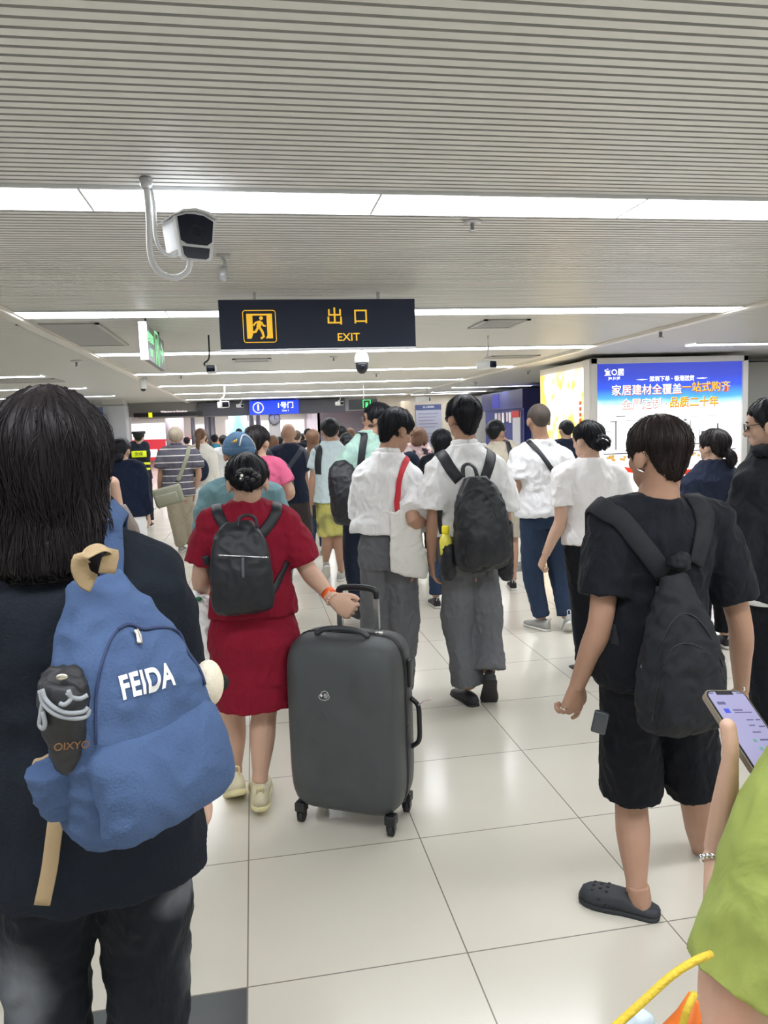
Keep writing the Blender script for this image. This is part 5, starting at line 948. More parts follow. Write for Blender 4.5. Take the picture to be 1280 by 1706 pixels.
zipper(KB_, [(1096, 1110), (1112, 1050), (1140, 1020), (1175, 1045), (1205, 1110)], e); zipper(KB_, [(1088, 1200), (1100, 1120), (1130, 1070), (1185, 1090), (1215, 1150)], e)
for a, b in ((1084, 1148), (1076, 1164), (1070, 1110), (1240, 1148)):
    bm = bmesh.new(); q = at(a, b, 1.90); ell(bm, q, (.004, .003, .006)); fin('metal_fitting', bm, CHROME, e)
bm = bmesh.new(); q = at(1000, 1203, 2.06); box(bm, (-.022, -.010, -.035), (.022, .010, .035), Matrix.Translation(q)@Matrix.Rotation(math.radians(-30), 4, 'Z')@Matrix.Rotation(.2, 4, 'Y'), bev=.006); tag(fin('phone_pouch', bm, mat('pouch_grey', s2l(70, 74, 80), .3)), 'small grey pouch clipped on the pocket of the black shorts', 'pouch')
# ---- foreground person in lime T-shirt with phone
LIME = cloth('lime_cotton', (150, 164, 86), bs=90)
G = person('person in lime green T-shirt holding a phone, cut off at the bottom right', 1600, 760, .86, yaw=14, hy=26, hp=25, J=dict(base=(1640, 1500), neck=(1530, 1000, -.02), shL=(1392, 1235, -.05), shR=(1800, 1140, .06), elL=(1218, 1722, -.06), wrL=(1202, 1415, .07), elR=(1700, 1600, .06), wrR=(1460, 1400, .1)), skin=SKIN, hair=dict(kind='lowpony', nape=-.06, thick=.018), hm=H_DK,
    hands=dict(L=dict(d=(1262, 1310, .08), curl=(.55, .6, .6, .6), side=(-.5, -.5, .6), palm=(.9, .3, .1), tabs=((1208, 1350, .905), (1213, 1300, .89), (1218, 1250, .88), (1213, 1210, .885)), s=.95), R=dict(d=(1400, 1300, .1), side=(0, 0, 1), palm=(-.6, -.5, 0), curl=.6)),
    shirt=dict(m=LIME, hem=.50, sleeve=.78, sr=1.32, add=.018, amp=.006, name='t_shirt'), legs=dict(m=JEAN), shoes=dict(m=SHOEG), sc=1.0, detail=.006)
bm = bmesh.new(); w0 = lerp(G['j']['elL'], G['j']['wrL'], .93); ax = (G['j']['wrL']-G['j']['elL']).normalized(); u = ax.orthogonal().normalized(); v_ = ax.cross(u)
for k in range(22):
    a = k*2*PI/22; c_ = w0+(u*math.cos(a)+v_*math.sin(a))*.0275; ell(bm, c_, (.0045, .0045, .0045), u=8, v=6)
fin('silver_bracelet', bm, CHROME, G['root'])
# phone
pTL, pTR, pBR = at(1170, 1149, .99), at(1262, 1149, 1.0), at(1325, 1292, .87); ux = (pTR-pTL).normalized(); c0 = (pTL+pBR)/2
vz = (pBR-pTR).normalized(); nz_ = ux.cross(vz); nz_ = nz_ if nz_.dot(CAM-c0) > 0 else -nz_; vy = nz_.cross(ux)
PW, PH = .074, .150; PM = Matrix.Translation(pTL + ux*(PW/2) - vy*(PH/2)) @ Matrix(((ux.x, vy.x, nz_.x, 0), (ux.y, vy.y, nz_.y, 0), (ux.z, vy.z, nz_.z, 0), (0, 0, 0, 1)))
e = empty('mobile_phone', PM.translation, 'phone in clear taupe case with lit lilac screen, held at the bottom right', 'phone')
def rr(bm, w_, h_, r, z0, z1):
    P = []
    for cx, cy, a0 in ((w_/2-r, h_/2-r, 0), (-w_/2+r, h_/2-r, 90), (-w_/2+r, -h_/2+r, 180), (w_/2-r, -h_/2+r, 270)):
        for k in range(7): a = math.radians(a0+15*k); P.append((cx+r*math.cos(a), cy+r*math.sin(a)))
    A_ = [bm.verts.new(PM@V((x, y, z0))) for x, y in P]; B_ = [bm.verts.new(PM@V((x, y, z1))) for x, y in P]; n = len(P)
    for k in range(n): bm.faces.new((A_[k], A_[(k+1) % n], B_[(k+1) % n], B_[k]))
    bm.faces.new(A_); bm.faces.new(B_)
bm = bmesh.new(); rr(bm, PW, PH, .013, -.010, -.0008); fin('case', bm, mat('case_taupe', s2l(132, 122, 108), .25), e, False)
bm = bmesh.new(); rr(bm, PW-.004, PH-.004, .0115, -.001, .0002); fin('bezel', bm, PLAST_B, e, False)
bm = bmesh.new(); rr(bm, PW-.009, PH-.009, .009, .0001, .0006); fin('screen', bm, emis('screen_lilac', (176, 172, 214), .62), e, False)
bm = bmesh.new(); box(bm, (-.017, PH/2-.0105, .0004), (.013, PH/2-.0035, .0009), PM, bev=.0002); fin('notch', bm, PLAST_B, e, False)
for nm, mm, L_ in (('screen_text', emis('ui_grey', (110, 108, 150), .5), [(-.026, .046, .014, .005), (-.006, .034, .016, .0025), (-.006, .030, .03, .0018), (.006, .016, .012, .002), (.004, .006, .010, .002), (.002, -.006, .014, .002), (.006, -.020, .022, .0028), (.008, -.034, .02, .002), (.010, -.048, .016, .002), (.022, .016, .008, .002), (.020, .004, .010, .002), (-.03, .0665, .008, .002), (.02, .0665, .01, .002)]), ('screen_icons', emis('ui_blue', (60, 80, 215), .8), [(-.022, .030, .009, .008), (.0, -.050, .006, .006)]), ('screen_icons', emis('ui_green', (110, 170, 150), .7), [(-.006, -.022, .005, .005), (-.004, -.036, .005, .005)]), ('screen_icons', emis('ui_orange', (245, 150, 110), .9), [(.026, -.016, .007, .009)])):
    for x, y_, a, b in L_:
        bm = bmesh.new(); box(bm, (x, y_, .0005), (x+a, y_+b, .0010), PM); fin(nm, bm, mm, e, False)
# yellow rope-handled bag at the bottom
YR = mat('rope_yellow', s2l(212, 182, 52), .7, bump=.8, bscale=200); e = empty('carrier_bag', at(1090, 1800, .72), 'orange and yellow bag hanging by a yellow rope at the bottom right', 'bag')
bm = bmesh.new(); tube(bm, [at(1185, 1590, .70), at(1160, 1600, .69), at(1120, 1625, .68), at(1070, 1670, .67), at(1010, 1725, .66), at(960, 1780, .66)], .0042, 10); tube(bm, [at(1158, 1655, .72), at(1146, 1680, .71), at(1134, 1720, .71)], .004, 10); fin('rope_handle', bm, YR, e)
bm = bmesh.new(); P = [at(1156, 1662, .73), at(1150, 1700, .73), at(1120, 1790, .73), at(1110, 1850, .73)]; loft(bm, P, [(.003, .01), (.012, .02), (.05, .04), (.09, .05)], 12, side=(1, 0, 0)); fin('bag_body', bm, mat('bag_orange', s2l(222, 112, 30), .5), e)
bm = bmesh.new(); P = [at(1070, 1688, .70), at(1070, 1740, .70), at(1070, 1800, .70)]; loft(bm, P, [(.008, .01), (.03, .03), (.04, .04)], 12, side=(1, 0, 0)); me = remesh(bm, .004, 1); crumple(me, .006, .03, 1); link('clear_wrapper', me, mat('wrapper_pale', s2l(190, 205, 215), .2), e)
# ---- middle distance
JK = cloth('black_jacket', (27, 29, 35), rough=.75)
P29 = person('person in black hooded jacket and glasses at the right edge, looking left', 1284, 664, 2.95, yaw=10, hy=42, hp=8, J=dict(base=(1300, 1000), shL=(1248, 822, 0), shR=(1400, 822, .05), elL=(1240, 930, 0), wrL=(1262, 1010, .12), anL=(1285, 1300, 0), anR=(1340, 1290, .1)), skin=SKIN, glasses=True, hair=dict(nape=-.06, thick=.015), shirt=dict(m=JK, hem=.47, sleeve=1.92, sr=1.35, add=.03, loose=1.1, amp=.012, name='jacket', top=.868), legs=dict(m=BLACKT), shoes=dict(m=SHOEB, sole=SOLEB))
bm = bmesh.new(); c = P29['ncen']; loft(bm, cr([c+V((-.10, -.02, .0)), c+V((-.08, -.08, .012)), c+V((0, -.10, .018)), c+V((.08, -.08, .012)), c+V((.10, -.0, .0))], 4), [(.03, .028)]*17, 12); me = remesh(bm, .008, 3); crumple(me, .01, .06, 2); link('hood', me, JK, P29['root'])
bm = bmesh.new(); P, R = [], []; z0_ = .465*P29['H']; loft(bm, [V((P29['pelv'].x, P29['pelv'].y, z0_-.03)), V((P29['pelv'].x, P29['pelv'].y, z0_+.02))], [(.185, .125)]*2, 24, side=(1, .17, 0)); fin('white_shirt_hem', bm, WHITE, P29['root'])
q = at(1288, 1120, 3.1); bm = bmesh.new(); box(bm, (q.x-.06, q.y-.04, q.z-.10), (q.x+.14, q.y+.05, q.z+.12), bev=.012); o = tag(fin('shopping_bag', bm, mat('bag_green', s2l(90, 175, 140), .5)), 'sliver of green shopping bag at right edge behind black trousers', 'bag')
P28 = person('person in navy top with low dark ponytail in front of the billboard at right', 1188, 717, 4.5, yaw=-6, hy=18, J=dict(base=(1190, 950), shL=(1148, 812, 0), shR=(1232, 812, 0), elL=(1140, 880, 0)), hair=dict(kind='lowpony', nape=-.07, thick=.022, len=.12, sway=.05, amp=.006), hm=H_DK, shirt=dict(m=NAVY, hem=.50, sleeve=1.9, sr=1.4, add=.024, amp=.010, loose=1.1), legs=dict(m=BLACKT), shoes=dict(m=SHOEB), sc=1.12)
strap('bag_strap', bvh_of(P28['shirt']), [(1178, 905), (1195, 870), (1212, 838), (1224, 812)], V((0, 1, 0)), BLACKN, P28['root'], .04, .006, over=False)
P26 = person('person in white T-shirt and black trousers with hair clipped up, beside the black T-shirt', 978, 703, 4.25, yaw=4, hy=22, hp=6, J=dict(base=(985, 950), neck=(984, 768, 0), shL=(936, 792, 0), shR=(1030, 794, .02), elL=(934, 868, 0), wrL=(909, 925, .02), anL=(975, 1108, .0), anR=(1005, 1110, .25), knL=(972, 1010, .05), elR=(1046, 860, .03)), skin=SKIN, hair=dict(kind='bun', bun=(-.0, -.02), nape=-.06, thick=.016), sc=1.08, hands=dict(L=dict(d=(899, 948, .05), curl=.95)), shirt=dict(m=cloth('white_jersey', (236, 234, 234), bs=30), hem=.525, sleeve=.66, sr=1.08, add=.014, amp=.010, name='t_shirt'), legs=dict(m=BLACKT, loose=1.15), shoes=dict(m=SHOEB, sole=SOLEW, style='dress'))
bm = bmesh.new(); tube(bm, [P26['M']@V((.03, -.152, -.03)), P26['M']@V((.0, -.16, -.012)), P26['M']@V((-.03, -.15, 0))], .005); fin('silver_hair_clip', bm, CHROME, P26['root'])
P25 = person('tall person with cropped grey hair in white T-shirt and jeans with black crossbody strap', 897, 673, 5.2, yaw=0, hy=-4, J=dict(base=(905, 900), neck=(902, 736, 0), shL=(866, 762, 0), shR=(940, 764, 0), elL=(862, 815, 0), wrL=(872, 822, .3), elR=(950, 820, 0), knL=(888, 960, .06), knR=(932, 955, .05), ftL=(908, 1052), anR=(945, 1030, -.02), pitch=(0, 45), toe=(20, -8)), skin=SKIN_T, hair=CREWC, hm=H_CREW, sc=1.02, shirt=dict(m=cloth('white_heavy_cotton', (226, 226, 228), bs=30), hem=.515, sleeve=.72, sr=1.3, add=.026, loose=1.14, hemw=1.1, amp=.012, name='t_shirt'), legs=dict(m=JEAN, loose=1.15), shoes=dict(m=SHOEG, sole=SOLEW))
e = empty('crossbody_bag', at(945, 880, 5.0), 'black crossbody bag strap and bag on the tall person in jeans', 'bag'); strap('shoulder_strap', bvh_of(P25['shirt']), [(945, 815), (925, 790), (905, 762), (888, 742), (880, 736)], V((0, 1, 0)), BLACKN, e, .038, .005); bm = bmesh.new(); q = at(962, 852, 5.05); ell(bm, q, (.09, .05, .07)); fin('bag_body', bm, BLACKN, e)
P30 = person('dark-haired head between the tall person in jeans and the clipped-up hair', 943, 700, 8, J=dict(), hair=SHORT, shirt=dict(m=NAVY, sleeve=.7), legs=dict(m=BLACKT), shoes=dict(m=SHOEB))
P23 = person('person in beige shirt with glasses and black strap, before the blue kiosk', 827, 700, 6.7, yaw=-14, hy=-50, hp=-6, J=dict(base=(838, 900), neck=(836, 738, 0), shR=(868, 764, .05), shL=(806, 766, 0), elR=(862, 812, .1)), skin=SKIN_T, glasses=True, hair=dict(nape=-.06, thick=.016), sc=1.18, shirt=dict(m=BEIGE, hem=.50, sleeve=.8, sr=1.35, add=.03, loose=1.12, amp=.012), legs=dict(kind='shorts', m=KHAKI, len=.9), shoes=dict(m=SHOEB))
strap('bag_strap', bvh_of(P23['shirt']), [(858, 790), (853, 765), (848, 745), (845, 735)], V((0, 1, 0)), BLACKN, P23['root'], .055, .006)
P24 = person('person in white top hidden behind the student with black backpack', 778, 716, 7.5, J=dict(shL=(752, 748, 0), shR=(806, 748, 0)), hair=SHORT, shirt=dict(m=WHITE, sleeve=.7), legs=dict(m=BLACKT), shoes=dict(m=SHOEB))
P22 = person('person with long black hair in black T-shirt between the two students', 735, 716, 6.2, yaw=0, hy=-4, J=dict(shL=(710, 772, 0), shR=(762, 772, 0), elL=(700, 815, 0), wrL=(706, 850, .1)), hair=dict(kind='long', nape=-.08, full=True, thick=.018, len=.12, w=.075, side=-.08, ear=-.06, amp=.006), shirt=dict(m=BLACK, hem=.5, sleeve=.62, sr=1.1), legs=dict(m=JEAN), shoes=dict(m=SHOEB))
def floral():
    m = cloth('pink_floral', (222, 188, 186)).copy(); m.name = 'pink_floral_cloth'; nt, b = nodes(m); N = nt.nodes.new; L = nt.links.new; tc = N('ShaderNodeTexCoord'); vo = N('ShaderNodeTexNoise'); vo.inputs['Scale'].default_value = 18; L(tc.outputs['Object'], vo.inputs['Vector']); r = N('ShaderNodeValToRGB'); r.color_ramp.interpolation = 'CONSTANT'; el = r.color_ramp.elements; el[0].color = s2l(70, 62, 70)+(1,); el[0].position = 0; el[1].position = .43; el[1].color = s2l(226, 190, 190)+(1,); q = el.new(.6); q.color = s2l(240, 236, 232)+(1,); L(vo.outputs[0], r.inputs[0]); L(r.outputs[0], b.inputs['Base Color']); return m
P21 = person('person in pink floral top with black strap, right of the student looking down', 699, 712, 8.6, yaw=-8, hy=-40, J=dict(shL=(680, 745, 0), shR=(709, 745, 0)), hair=dict(kind='bob', nape=-.08, thick=.014, len=.03), hm=H_BR, shirt=dict(m=floral(), hem=.45, sleeve=1.2, sr=1.3), legs=dict(m=BLACKT), shoes=dict(m=SHOEB))
bm = bmesh.new(); ell(bm, at(683, 775, 8.42), (.13, .06, .16)); tag(fin('shoulder_bag', bm, NAVY), 'navy shoulder bag on the person in pink floral top', 'bag')
P9 = person('person in mint T-shirt with glasses and dark beard, face turned left', 626, 673, 5.75, yaw=16, hy=66, hp=-2, J=dict(base=(612, 900), neck=(612, 727, 0), shL=(588, 752, -.02), shR=(640, 758, .05), elL=(570, 792, -.02), wrL=(560, 806, .18), anL=(596, 1010, 0), knL=(588, 920, .05)), skin=SKIN_T, glasses=True, hair=dict(nape=-.055, thick=.020, front=.058, side=-.03, amp=.006), shirt=dict(m=MINT, hem=.54, sleeve=.66, sr=1.15, add=.018, amp=.010, name='t_shirt', collar=True), legs=dict(m=cloth('dark_navy_trousers', (30, 38, 54)), loose=1.1), shoes=dict(m=SHOEB, sole=SOLEB), sc=1.05)
bm = bmesh.new(); M_ = P9['M']; ell(bm, (0, .047, -.066), (.046, .041, .040), M_); ell(bm, (.036, .022, -.048), (.028, .036, .030), M_); ell(bm, (-.036, .022, -.048), (.028, .036, .030), M_); ell(bm, (0, .080, -.043), (.024, .012, .006), M_); fin('beard', bm, mat('beard_stubble', s2l(84, 62, 54), .8, bump=.6, bscale=300), P9['root'])
bc = at(584, 868, 5.55); e = empty('duffel_bag', bc, 'large soft black bag on wide strap carried by the person in mint', 'bag'); K = sack(bagM(bc+V((0, .05, 0)), 0, 8), .26, .46, .20, BLACKN, e, name='bag_body', topr=.4, taper=.8, fold=.012, vox=.010, pw=2.3)
strap('shoulder_strap', bvh_of(P9['shirt']), [(600, 790), (602, 765), (605, 740), (608, 724)], V((-.3, 1, 0)), BLACKN, e, .055, .008)
def tiedye():
    m = cloth('shorts_olive', (160, 160, 92)).copy(); m.name = 'olive_patterned_cloth'; nt, b = nodes(m); N = nt.nodes.new; L = nt.links.new; tc = N('ShaderNodeTexCoord'); vo = N('ShaderNodeTexNoise'); vo.inputs['Scale'].default_value = 6; vo.inputs['Detail'].default_value = 1; L(tc.outputs['Object'], vo.inputs['Vector']); r = N('ShaderNodeValToRGB'); el = r.color_ramp.elements; el[0].color = s2l(92, 92, 70)+(1,); el[0].position = .38; el[1].position = .58; el[1].color = s2l(196, 190, 110)+(1,); L(vo.outputs[0], r.inputs[0]); L(r.outputs[0], b.inputs['Base Color']); return m
P10 = person('person in pale blue T-shirt and yellow-green patterned shorts, centre distance', 549, 698, 7.35, yaw=0, J=dict(shL=(531, 756, 0), shR=(570, 756, 0), elL=(521, 800, -.02), wrL=(520, 842, .05), knL=(545, 900, .04), knR=(566, 900, .02), anL=(543, 938, .3), ftR=(570, 968), pitch=(40, 0), toe=(0, -24)), skin=SKIN_T, hair=dict(nape=-.06, thick=.022, amp=.006), shirt=dict(m=ICE, hem=.51, sleeve=.6, sr=1.15, add=.028, loose=1.12, amp=.010, name='t_shirt'), legs=dict(kind='shorts', m=tiedye(), len=.86, loose=1.05), shoes=dict(m=SHOEG, sole=SOLEW))
e = empty('sling_bag', at(526, 775, 7.2), 'black strap bag at the left side of the person in pale blue T-shirt', 'bag'); strap('shoulder_strap', bvh_of(P10['shirt']), [(531, 790), (530, 770), (533, 750)], V((0, 1, 0)), BLACKN, e, .07, .012)
q = at(524, 850, 7.3); bm = bmesh.new(); box(bm, (q.x-.02, q.y-.01, q.z-.08), (q.x+.015, q.y+.01, q.z+.05), bev=.004); tag(fin('mobile_phone', bm, PLAST_B), 'dark phone held at the side of the person in pale blue T-shirt', 'phone')
P6 = person('bald person in navy T-shirt and dark shorts with dark backpack', 480, 704, 8.0, yaw=0, J=dict(shL=(455, 757, 0), shR=(502, 757, 0), elR=(509, 805, 0), wrR=(510, 850, .02), anR=(507, 948, .05), knR=(506, 900, .03)), skin=SKIN_T, sc=1.1, shirt=dict(m=NAVY, hem=.49, sleeve=.6, sr=1.15, add=.02, name='t_shirt'), legs=dict(kind='shorts', m=DKSH, len=.86), shoes=dict(m=SHOEB))
bc = at(470, 826, 7.8); e = empty('backpack', bc, 'dark grey backpack on the bald person', 'backpack'); DG = mat('backpack_slate', s2l(54, 58, 72), .6); sack(bagM(bc, 0), .26, .36, .12, DG, e, vox=.012, fold=.004); b1 = bvh_of(P6['shirt'])
for pts in ([(464, 778), (456, 766), (450, 755)], [(480, 780), (490, 766), (498, 756)]): strap('shoulder_strap', b1, pts, V((0, 1, 0)), DG, e, .055, .01)
P5 = person('person in bright pink T-shirt with dark ponytail, behind the blue cap', 428, 710, 5.4, yaw=-8, hy=-24, J=dict(shL=(405, 782, 0), shR=(463, 778, 0), elR=(484, 820, 0), wrR=(466, 838, .2)), skin=SKIN, hair=dict(kind='pony', nape=-.06, thick=.018, len=.26, sway=.03), hm=H_DK, shirt=dict(m=PINK, hem=.5, sleeve=.66, sr=1.1), legs=dict(m=DKSH), shoes=dict(m=SHOEB))
P4 = person('person in grey-teal long-sleeved top and blue cap, behind the crimson dress', 396, 722, 4.25, yaw=0, hy=4, J=dict(base=(403, 900), neck=(404, 800, 0), shL=(354, 826, 0), shR=(452, 826, 0), elL=(343, 900, 0)), skin=SKIN_T, hair=dict(nape=-.045, thick=.006), hm=H_GR, sc=1.16, shirt=dict(m=TEAL, hem=.5, sleeve=1.92, sr=1.25, add=.022, amp=.011), legs=dict(m=KHAKI), shoes=dict(m=SHOEG))
# baseball cap worn back to front view
M_ = P4['M']; CAPM = cloth('cap_blue', (82, 112, 142)); bm = bmesh.new()
for j_ in range(11):
    pol = PI*.56*j_/10; ring = []
bm.free(); bm = bmesh.new(); rings = []
for j_ in range(1, 13):
    pol = PI*.55*j_/12; rings.append([bm.verts.new(M_@V((math.sin(2*PI*k/40)*math.sin(pol)*.094, math.cos(2*PI*k/40)*math.sin(pol)*.114-.014, math.cos(pol)*.104+.026-(.02*math.cos(2*PI*k/40) if j_ > 8 else 0)*(j_-8)/4*-1))) for k in range(40)])
tp = bm.verts.new(M_@V((0, -.014, .131)))
for k in range(40): bm.faces.new((tp, rings[0][(k+1) % 40], rings[0][k]))
for a, b in zip(rings, rings[1:]):
    for k in range(40): bm.faces.new((a[k], a[(k+1) % 40], b[(k+1) % 40], b[k]))
cap = fin('cap', bm, CAPM, P4['root']); so = cap.modifiers.new('s', 'SOLIDIFY'); so.thickness = .004
bm = bmesh.new(); Q = [M_@V((.096*math.sin(a), .115*math.cos(a)-.014, .022)) for a in [PI*(.62+.04*k) for k in range(20)]]; ribbon(bm, Q, [(q-M_@V((0, 0, .02))).normalized() for q in Q], .03, .004); fin('cap_strap', bm, CAPM, cap)
bm = bmesh.new(); loft(bm, [M_@V((0, .08, .015)), M_@V((0, .12, .012)), M_@V((0, .16, .002)), M_@V((0, .175, -.004))], [(.075, .006), (.078, .005), (.065, .004), (.03, .003)], 16, side=M_.to_3x3()@V((1, 0, 0))); fin('visor', bm, CAPM, cap)
def capp(az, pol): return M_@V((math.sin(az)*math.sin(pol)*.097, math.cos(az)*math.sin(pol)*.118-.014, math.cos(pol)*.107+.026))
bm = bmesh.new(); tube(bm, [capp(PI*1.0, 1.35), capp(PI*.96, 1.0), capp(PI*.88, .72), capp(PI*.74, .8), capp(PI*.62, 1.25), capp(PI*.60, 1.6)], .0035, 6); fin('white_piping', bm, WHITE, cap)
bm = bmesh.new()
for k, (w_, az) in enumerate(((.006, 1.15), (.009, 1.11), (.012, 1.07))):
    c1 = capp(PI*az, 1.16); c2 = capp(PI*(az-.015), .96+.07*(2-k)); loft(bm, [c1, c2], [(.004, .002)]*2, 6)
fin('emblem', bm, mat('emblem_gold', s2l(226, 180, 60), .5), cap)
P15 = person('person in navy sweater and white skirt with dark hair tied low, left of the guard', 201, 730, 7.2, yaw=-4, hy=-12, J=dict(shL=(186, 778, 0), shR=(230, 780, 0), elR=(238, 825, -.02), wrR=(247, 858, .02), base=(212, 850)), skin=SKIN, hair=dict(kind='bun', bun=(0, -.05), nape=-.07, thick=.02), hm=H_BLK, shirt=dict(m=cloth('midnight_knit', (24, 32, 54)), hem=.53, sleeve=1.9, sr=1.3, add=.026, loose=1.1, name='sweater'), legs=dict(kind='skirt', m=WHITE, hem=.3), shoes=dict(m=SHOEG))
P17 = person('dark-haired head partly behind the navy sweater person, left', 184, 742, 8.6, hair=dict(kind='bob', nape=-.07, thick=.016, len=.03), shirt=dict(m=BLACK, sleeve=.7), legs=dict(m=BLACKT), shoes=dict(m=SHOEB))
P16 = person('person in sleeveless black top with bare arm, mostly hidden behind the long black hair', 150, 752, 4.6, yaw=0, J=dict(shL=(118, 812, 0), shR=(186, 806, 0), elR=(199, 862, 0), wrR=(206, 920, .05)), skin=SKIN, hair=dict(kind='long', full=True, nape=-.1, side=-.1, ear=-.08, thick=.02, len=.18, w=.085), hm=H_DK, shirt=dict(m=BLACK, hem=.5, sleeve=0, add=.01, name='top'), legs=dict(m=BLACKT), shoes=dict(m=SHOEB))
e = empty('shoulder_bag', at(200, 880, 4.5), 'taupe leather shoulder bag under the bare arm, behind the blue backpack strap', 'bag'); bm = bmesh.new(); q = at(200, 880, 4.45); loft(bm, [at(207, 925, 4.45), at(200, 880, 4.45), at(192, 848, 4.45), at(191, 844, 4.45)], [(.12, .05), (.10, .05), (.065, .04), (.06, .035)], 16, side=(1, 0, 0), pw=4); fin('bag_body', bm, mat('taupe_leather', s2l(128, 116, 106), .5), e)
bm = bmesh.new(); Q = cr([at(182, 846, 4.42), at(181, 825, 4.42), at(180, 805, 4.44), at(179, 794, 4.5)], 4); ribbon(bm, Q, [V((0, -1, .1))]*len(Q), .025, .004); fin('shoulder_strap', bm, mat('taupe_leather', (1, 1, 1)), e)
P18 = person('person in royal blue top, only a sliver visible at the far left edge', -42, 690, 3.0, J=dict(shR=(-2, 852, 0), elR=(-20, 900, 0)), hair=SHORT, shirt=dict(m=cloth('royal_blue', (48, 66, 170)), sleeve=.7), legs=dict(m=BLACKT), shoes=dict(m=SHOEB))
# ---- far group
def stripes():
    m = cloth('striped_knit', (92, 90, 100)).copy(); m.name = 'grey_striped_knit'; nt, b = nodes(m); N = nt.nodes.new; L = nt.links.new; tc = N('ShaderNodeTexCoord'); sp = N('ShaderNodeSeparateXYZ'); L(tc.outputs['Object'], sp.inputs[0]); md = N('ShaderNodeMath'); md.operation = 'PINGPONG'; L(sp.outputs[2], md.inputs[0]); md.inputs[1].default_value = .041; lt = N('ShaderNodeMath'); lt.operation = 'LESS_THAN'; L(md.outputs[0], lt.inputs[0]); lt.inputs[1].default_value = .006
    mx = N('ShaderNodeMix'); mx.data_type = 'RGBA'; L(lt.outputs[0], mx.inputs[0]); mx.inputs[6].default_value = s2l(88, 86, 96)+(1,); mx.inputs[7].default_value = s2l(200, 196, 192)+(1,); L(mx.outputs[2], b.inputs['Base Color']); return m
P12 = person('grey-haired person in dark shirt with thin white stripes and pale trousers, left distance', 292, 712, 9.6, yaw=-4, hy=6, J=dict(base=(300, 850), shL=(272, 757, 0), shR=(324, 757, 0), elL=(268, 792, -.02), wrL=(266, 828, .1), elR=(331, 790, -.02), wrR=(325, 815, .02), ftL=(302, 920), ftR=(319, 916)), skin=SKIN_T, hair=dict(nape=-.055, thick=.016, amp=.004), hm=H_GR, sc=1.08, shirt=dict(m=stripes(), hem=.49, sleeve=.7, sr=1.3, add=.026, loose=1.1, name='polo_shirt', collar=True), legs=dict(m=KHAKI, loose=1.35), shoes=dict(m=SHOEG))
b1 = bvh_of(P12['shirt']); e = empty('messenger_bag', at(284, 845, 9.3), 'olive grey messenger bag on the striped shirt person', 'bag'); MB_ = mat('bag_sage', s2l(138, 138, 120), .7, bump=.3, bscale=40); strap('shoulder_strap', b1, [(296, 802), (303, 785), (309, 768), (314, 752)], V((0, 1, 0)), MB_, e, .05, .006)
q = at(284, 826, 9.35); bm = bmesh.new(); box(bm, (-.19, -.06, -.11), (.15, .05, .12), Matrix.Translation(q)@Matrix.Rotation(-.22, 4, 'Y'), bev=.03); fin('bag_body', bm, MB_, e); bm = bmesh.new(); box(bm, (-.17, -.085, -.09), (.09, -.05, .04), Matrix.Translation(q)@Matrix.Rotation(-.22, 4, 'Y'), bev=.015); fin('front_pocket', bm, MB_, e)
P13 = person('person with streaked ponytail in loose white blouse beyond the striped shirt', 334, 714, 11.2, hy=-10, J=dict(shL=(320, 752, 0), shR=(349, 752, 0), elR=(354, 785, 0)), hair=dict(kind='pony', thick=.016, nape=-.05, len=.3, sway=-.03), hm=H_BR, shirt=dict(m=cloth('ivory_blouse', (226, 222, 212)), sleeve=1.7, sr=1.7, add=.03), legs=dict(m=WHITE), shoes=dict(m=SHOEG))
bm = bmesh.new(); ell(bm, at(334, 782, 11.0), (.12, .08, .17)); e = tag(fin('shoulder_bag', bm, NAVY), 'dark bag worn by the person with streaked ponytail', 'bag')
HV = mat('vest_yellow', s2l(216, 232, 30), .5, emit=s2l(216, 232, 30), es=.12)
P14 = person('guard in dark uniform and yellow reflective vest with peaked cap, far left', 231, 719, 13.5, hy=0, J=dict(shL=(221, 741, 0), shR=(241, 741, 0), elL=(218, 757, 0), wrL=(222, 770, .2), elR=(245, 757, 0), wrR=(240, 768, .2)), hair=dict(nape=-.05, thick=.006), shirt=dict(m=cloth('guard_navy', (30, 34, 48)), hem=.5, sleeve=1.8, sr=1.1, add=.02, name='uniform_shirt'), legs=dict(m=cloth('guard_navy', (1, 1, 1))), shoes=dict(m=SHOEB))
bm = bmesh.new(); loft(bm, [P14['M']@V((0, -.01, z_)) for z_ in (.02, .07, .09, .125)], [(.09, .11), (.095, .115), (.12, .14), (.11, .13)], 24, side=(1, 0, 0)); fin('peaked_cap', bm, mat('cap_navy', s2l(24, 26, 36), .6), P14['root'])
g = P14; bz = g['H']
bm = bmesh.new()
for z0_, z1_, x_ in ((.735, .80, .12), (.655, .678, .17), (.60, .622, .165)):
    box(bm, (g['pelv'].x-x_, g['pelv'].y-.155, z0_*bz), (g['pelv'].x+x_, g['pelv'].y-.10, z1_*bz), bev=.008)
fin('reflective_panels', bm, HV, g['root']); text('vest_text', '安保', .07, facing(g['pelv'].x, g['pelv'].y-.157, .768*bz), mat('vest_black', (.05, .05, .02), .6), g['root'])
P19 = person('person in teal T-shirt with yellow and black backpack, far beyond the blue cap', 357, 723, 15.5, J=dict(), hair=SHORT, shirt=dict(m=cloth('teal_bright', (60, 150, 180)), sleeve=.7, sr=1.2), legs=dict(kind='shorts', m=KHAKI), shoes=dict(m=SHOEG), skin=SKIN_T)
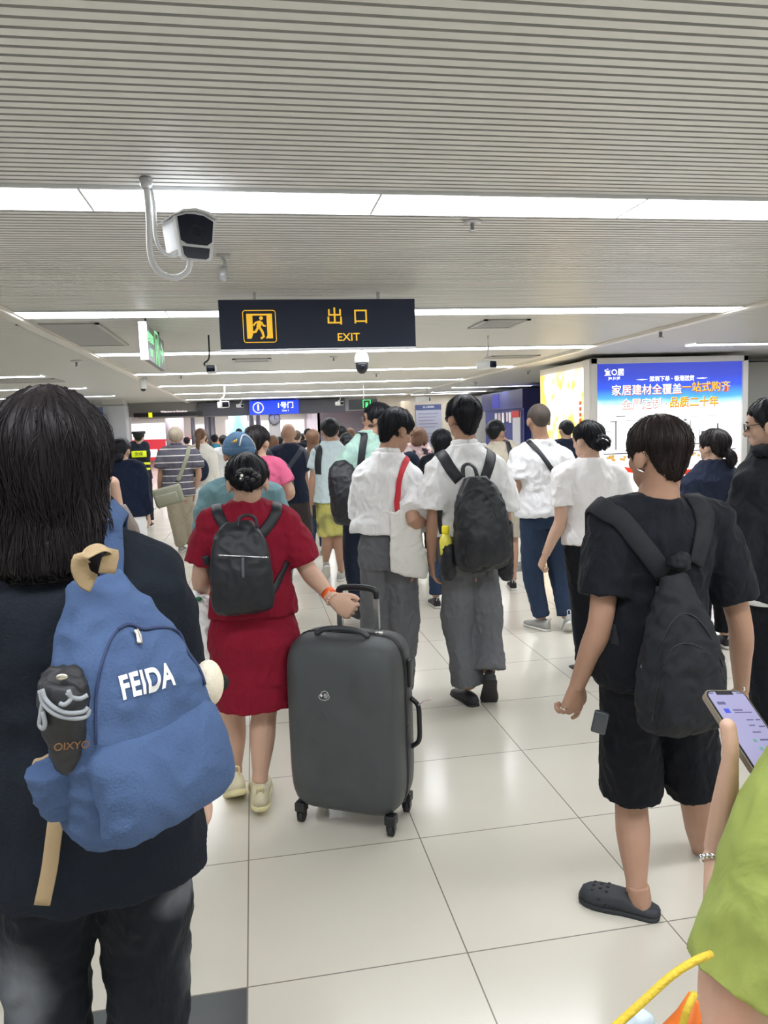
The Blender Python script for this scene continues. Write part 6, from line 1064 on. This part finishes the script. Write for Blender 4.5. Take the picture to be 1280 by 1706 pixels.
bm = bmesh.new(); q = at(351, 757, 15.35); ell(bm, q, (.07, .10, .22)); o = tag(fin('backpack', bm, mat('pack_black_green', s2l(34, 44, 36), .7)), 'black and yellow backpack on the distant teal T-shirt', 'backpack'); bm = bmesh.new(); ell(bm, q+V((0, -.09, .06)), (.045, .03, .09)); fin('yellow_panel', bm, mat('pack_yellow', s2l(205, 180, 60), .6), o)
far = [('person with dark hair between the streaked ponytail and teal T-shirt, far off', 340, 724, 17, BLACK, H_BLK, SHORT), ('small dark head just right of the grey-haired head, far off', 311, 728, 18.5, BLACK, H_BLK, SHORT), ('person in white T-shirt half hidden left of the blue cap', 372, 725, 13, WHITE, H_DK, SHORT),
    ('brown-haired person in the gap under the clock post', 454, 726, 11, DKSH, H_BR, dict(kind='long', full=True, nape=-.08, thick=.02, len=.1)), ('grey-haired person in dark jacket right behind the bald head', 494, 717, 13, BLACK, H_CREW, SHORT), ('dark-haired person in black against the pink light, left of the long brown hair', 513, 714, 14, BLACK, H_BLK, SHORT),
    ('person in white shirt with dark hair, just right of the pale blue T-shirt', 568, 709, 10, WHITE, H_BLK, SHORT), ('person with dark bun and dark top, left of the mint T-shirt', 577, 722, 9.4, BLACK, H_BLK, dict(kind='bun', thick=.02, nape=-.06)), ('brown-haired person farther back, just left of the mint T-shirt shoulder', 583, 713, 12.5, BLACK, H_BR, SHORT),
    ('dark head far off above the blue cap', 398, 714, 19, BLACK, H_BLK, SHORT), ('dark-haired person at far distance between bald head and gate post', 466, 727, 16, NAVY, H_BLK, SHORT), ('person in grey top far off, right of the bald person', 503, 722, 17, TEAL, H_BLK, SHORT)]
for lb, px, tp_, Y_, sm_, hm_, hs_ in far: person(lb, px, tp_, Y_, hair=hs_, hm=hm_, shirt=dict(m=sm_, sleeve=.7), legs=dict(m=BLACKT), shoes=dict(m=SHOEB))
P11 = person('person with long light brown hair in white T-shirt, left of the pale blue T-shirt', 521, 716, 9.3, hy=-10, J=dict(shL=(510, 756, 0), shR=(538, 756, 0)), hair=dict(kind='long', full=True, nape=-.1, side=-.05, thick=.018, len=.2, w=.08), hm=H_BR, shirt=dict(m=WHITE, sleeve=.7, sr=1.2), legs=dict(m=JEAN), shoes=dict(m=SHOEG))
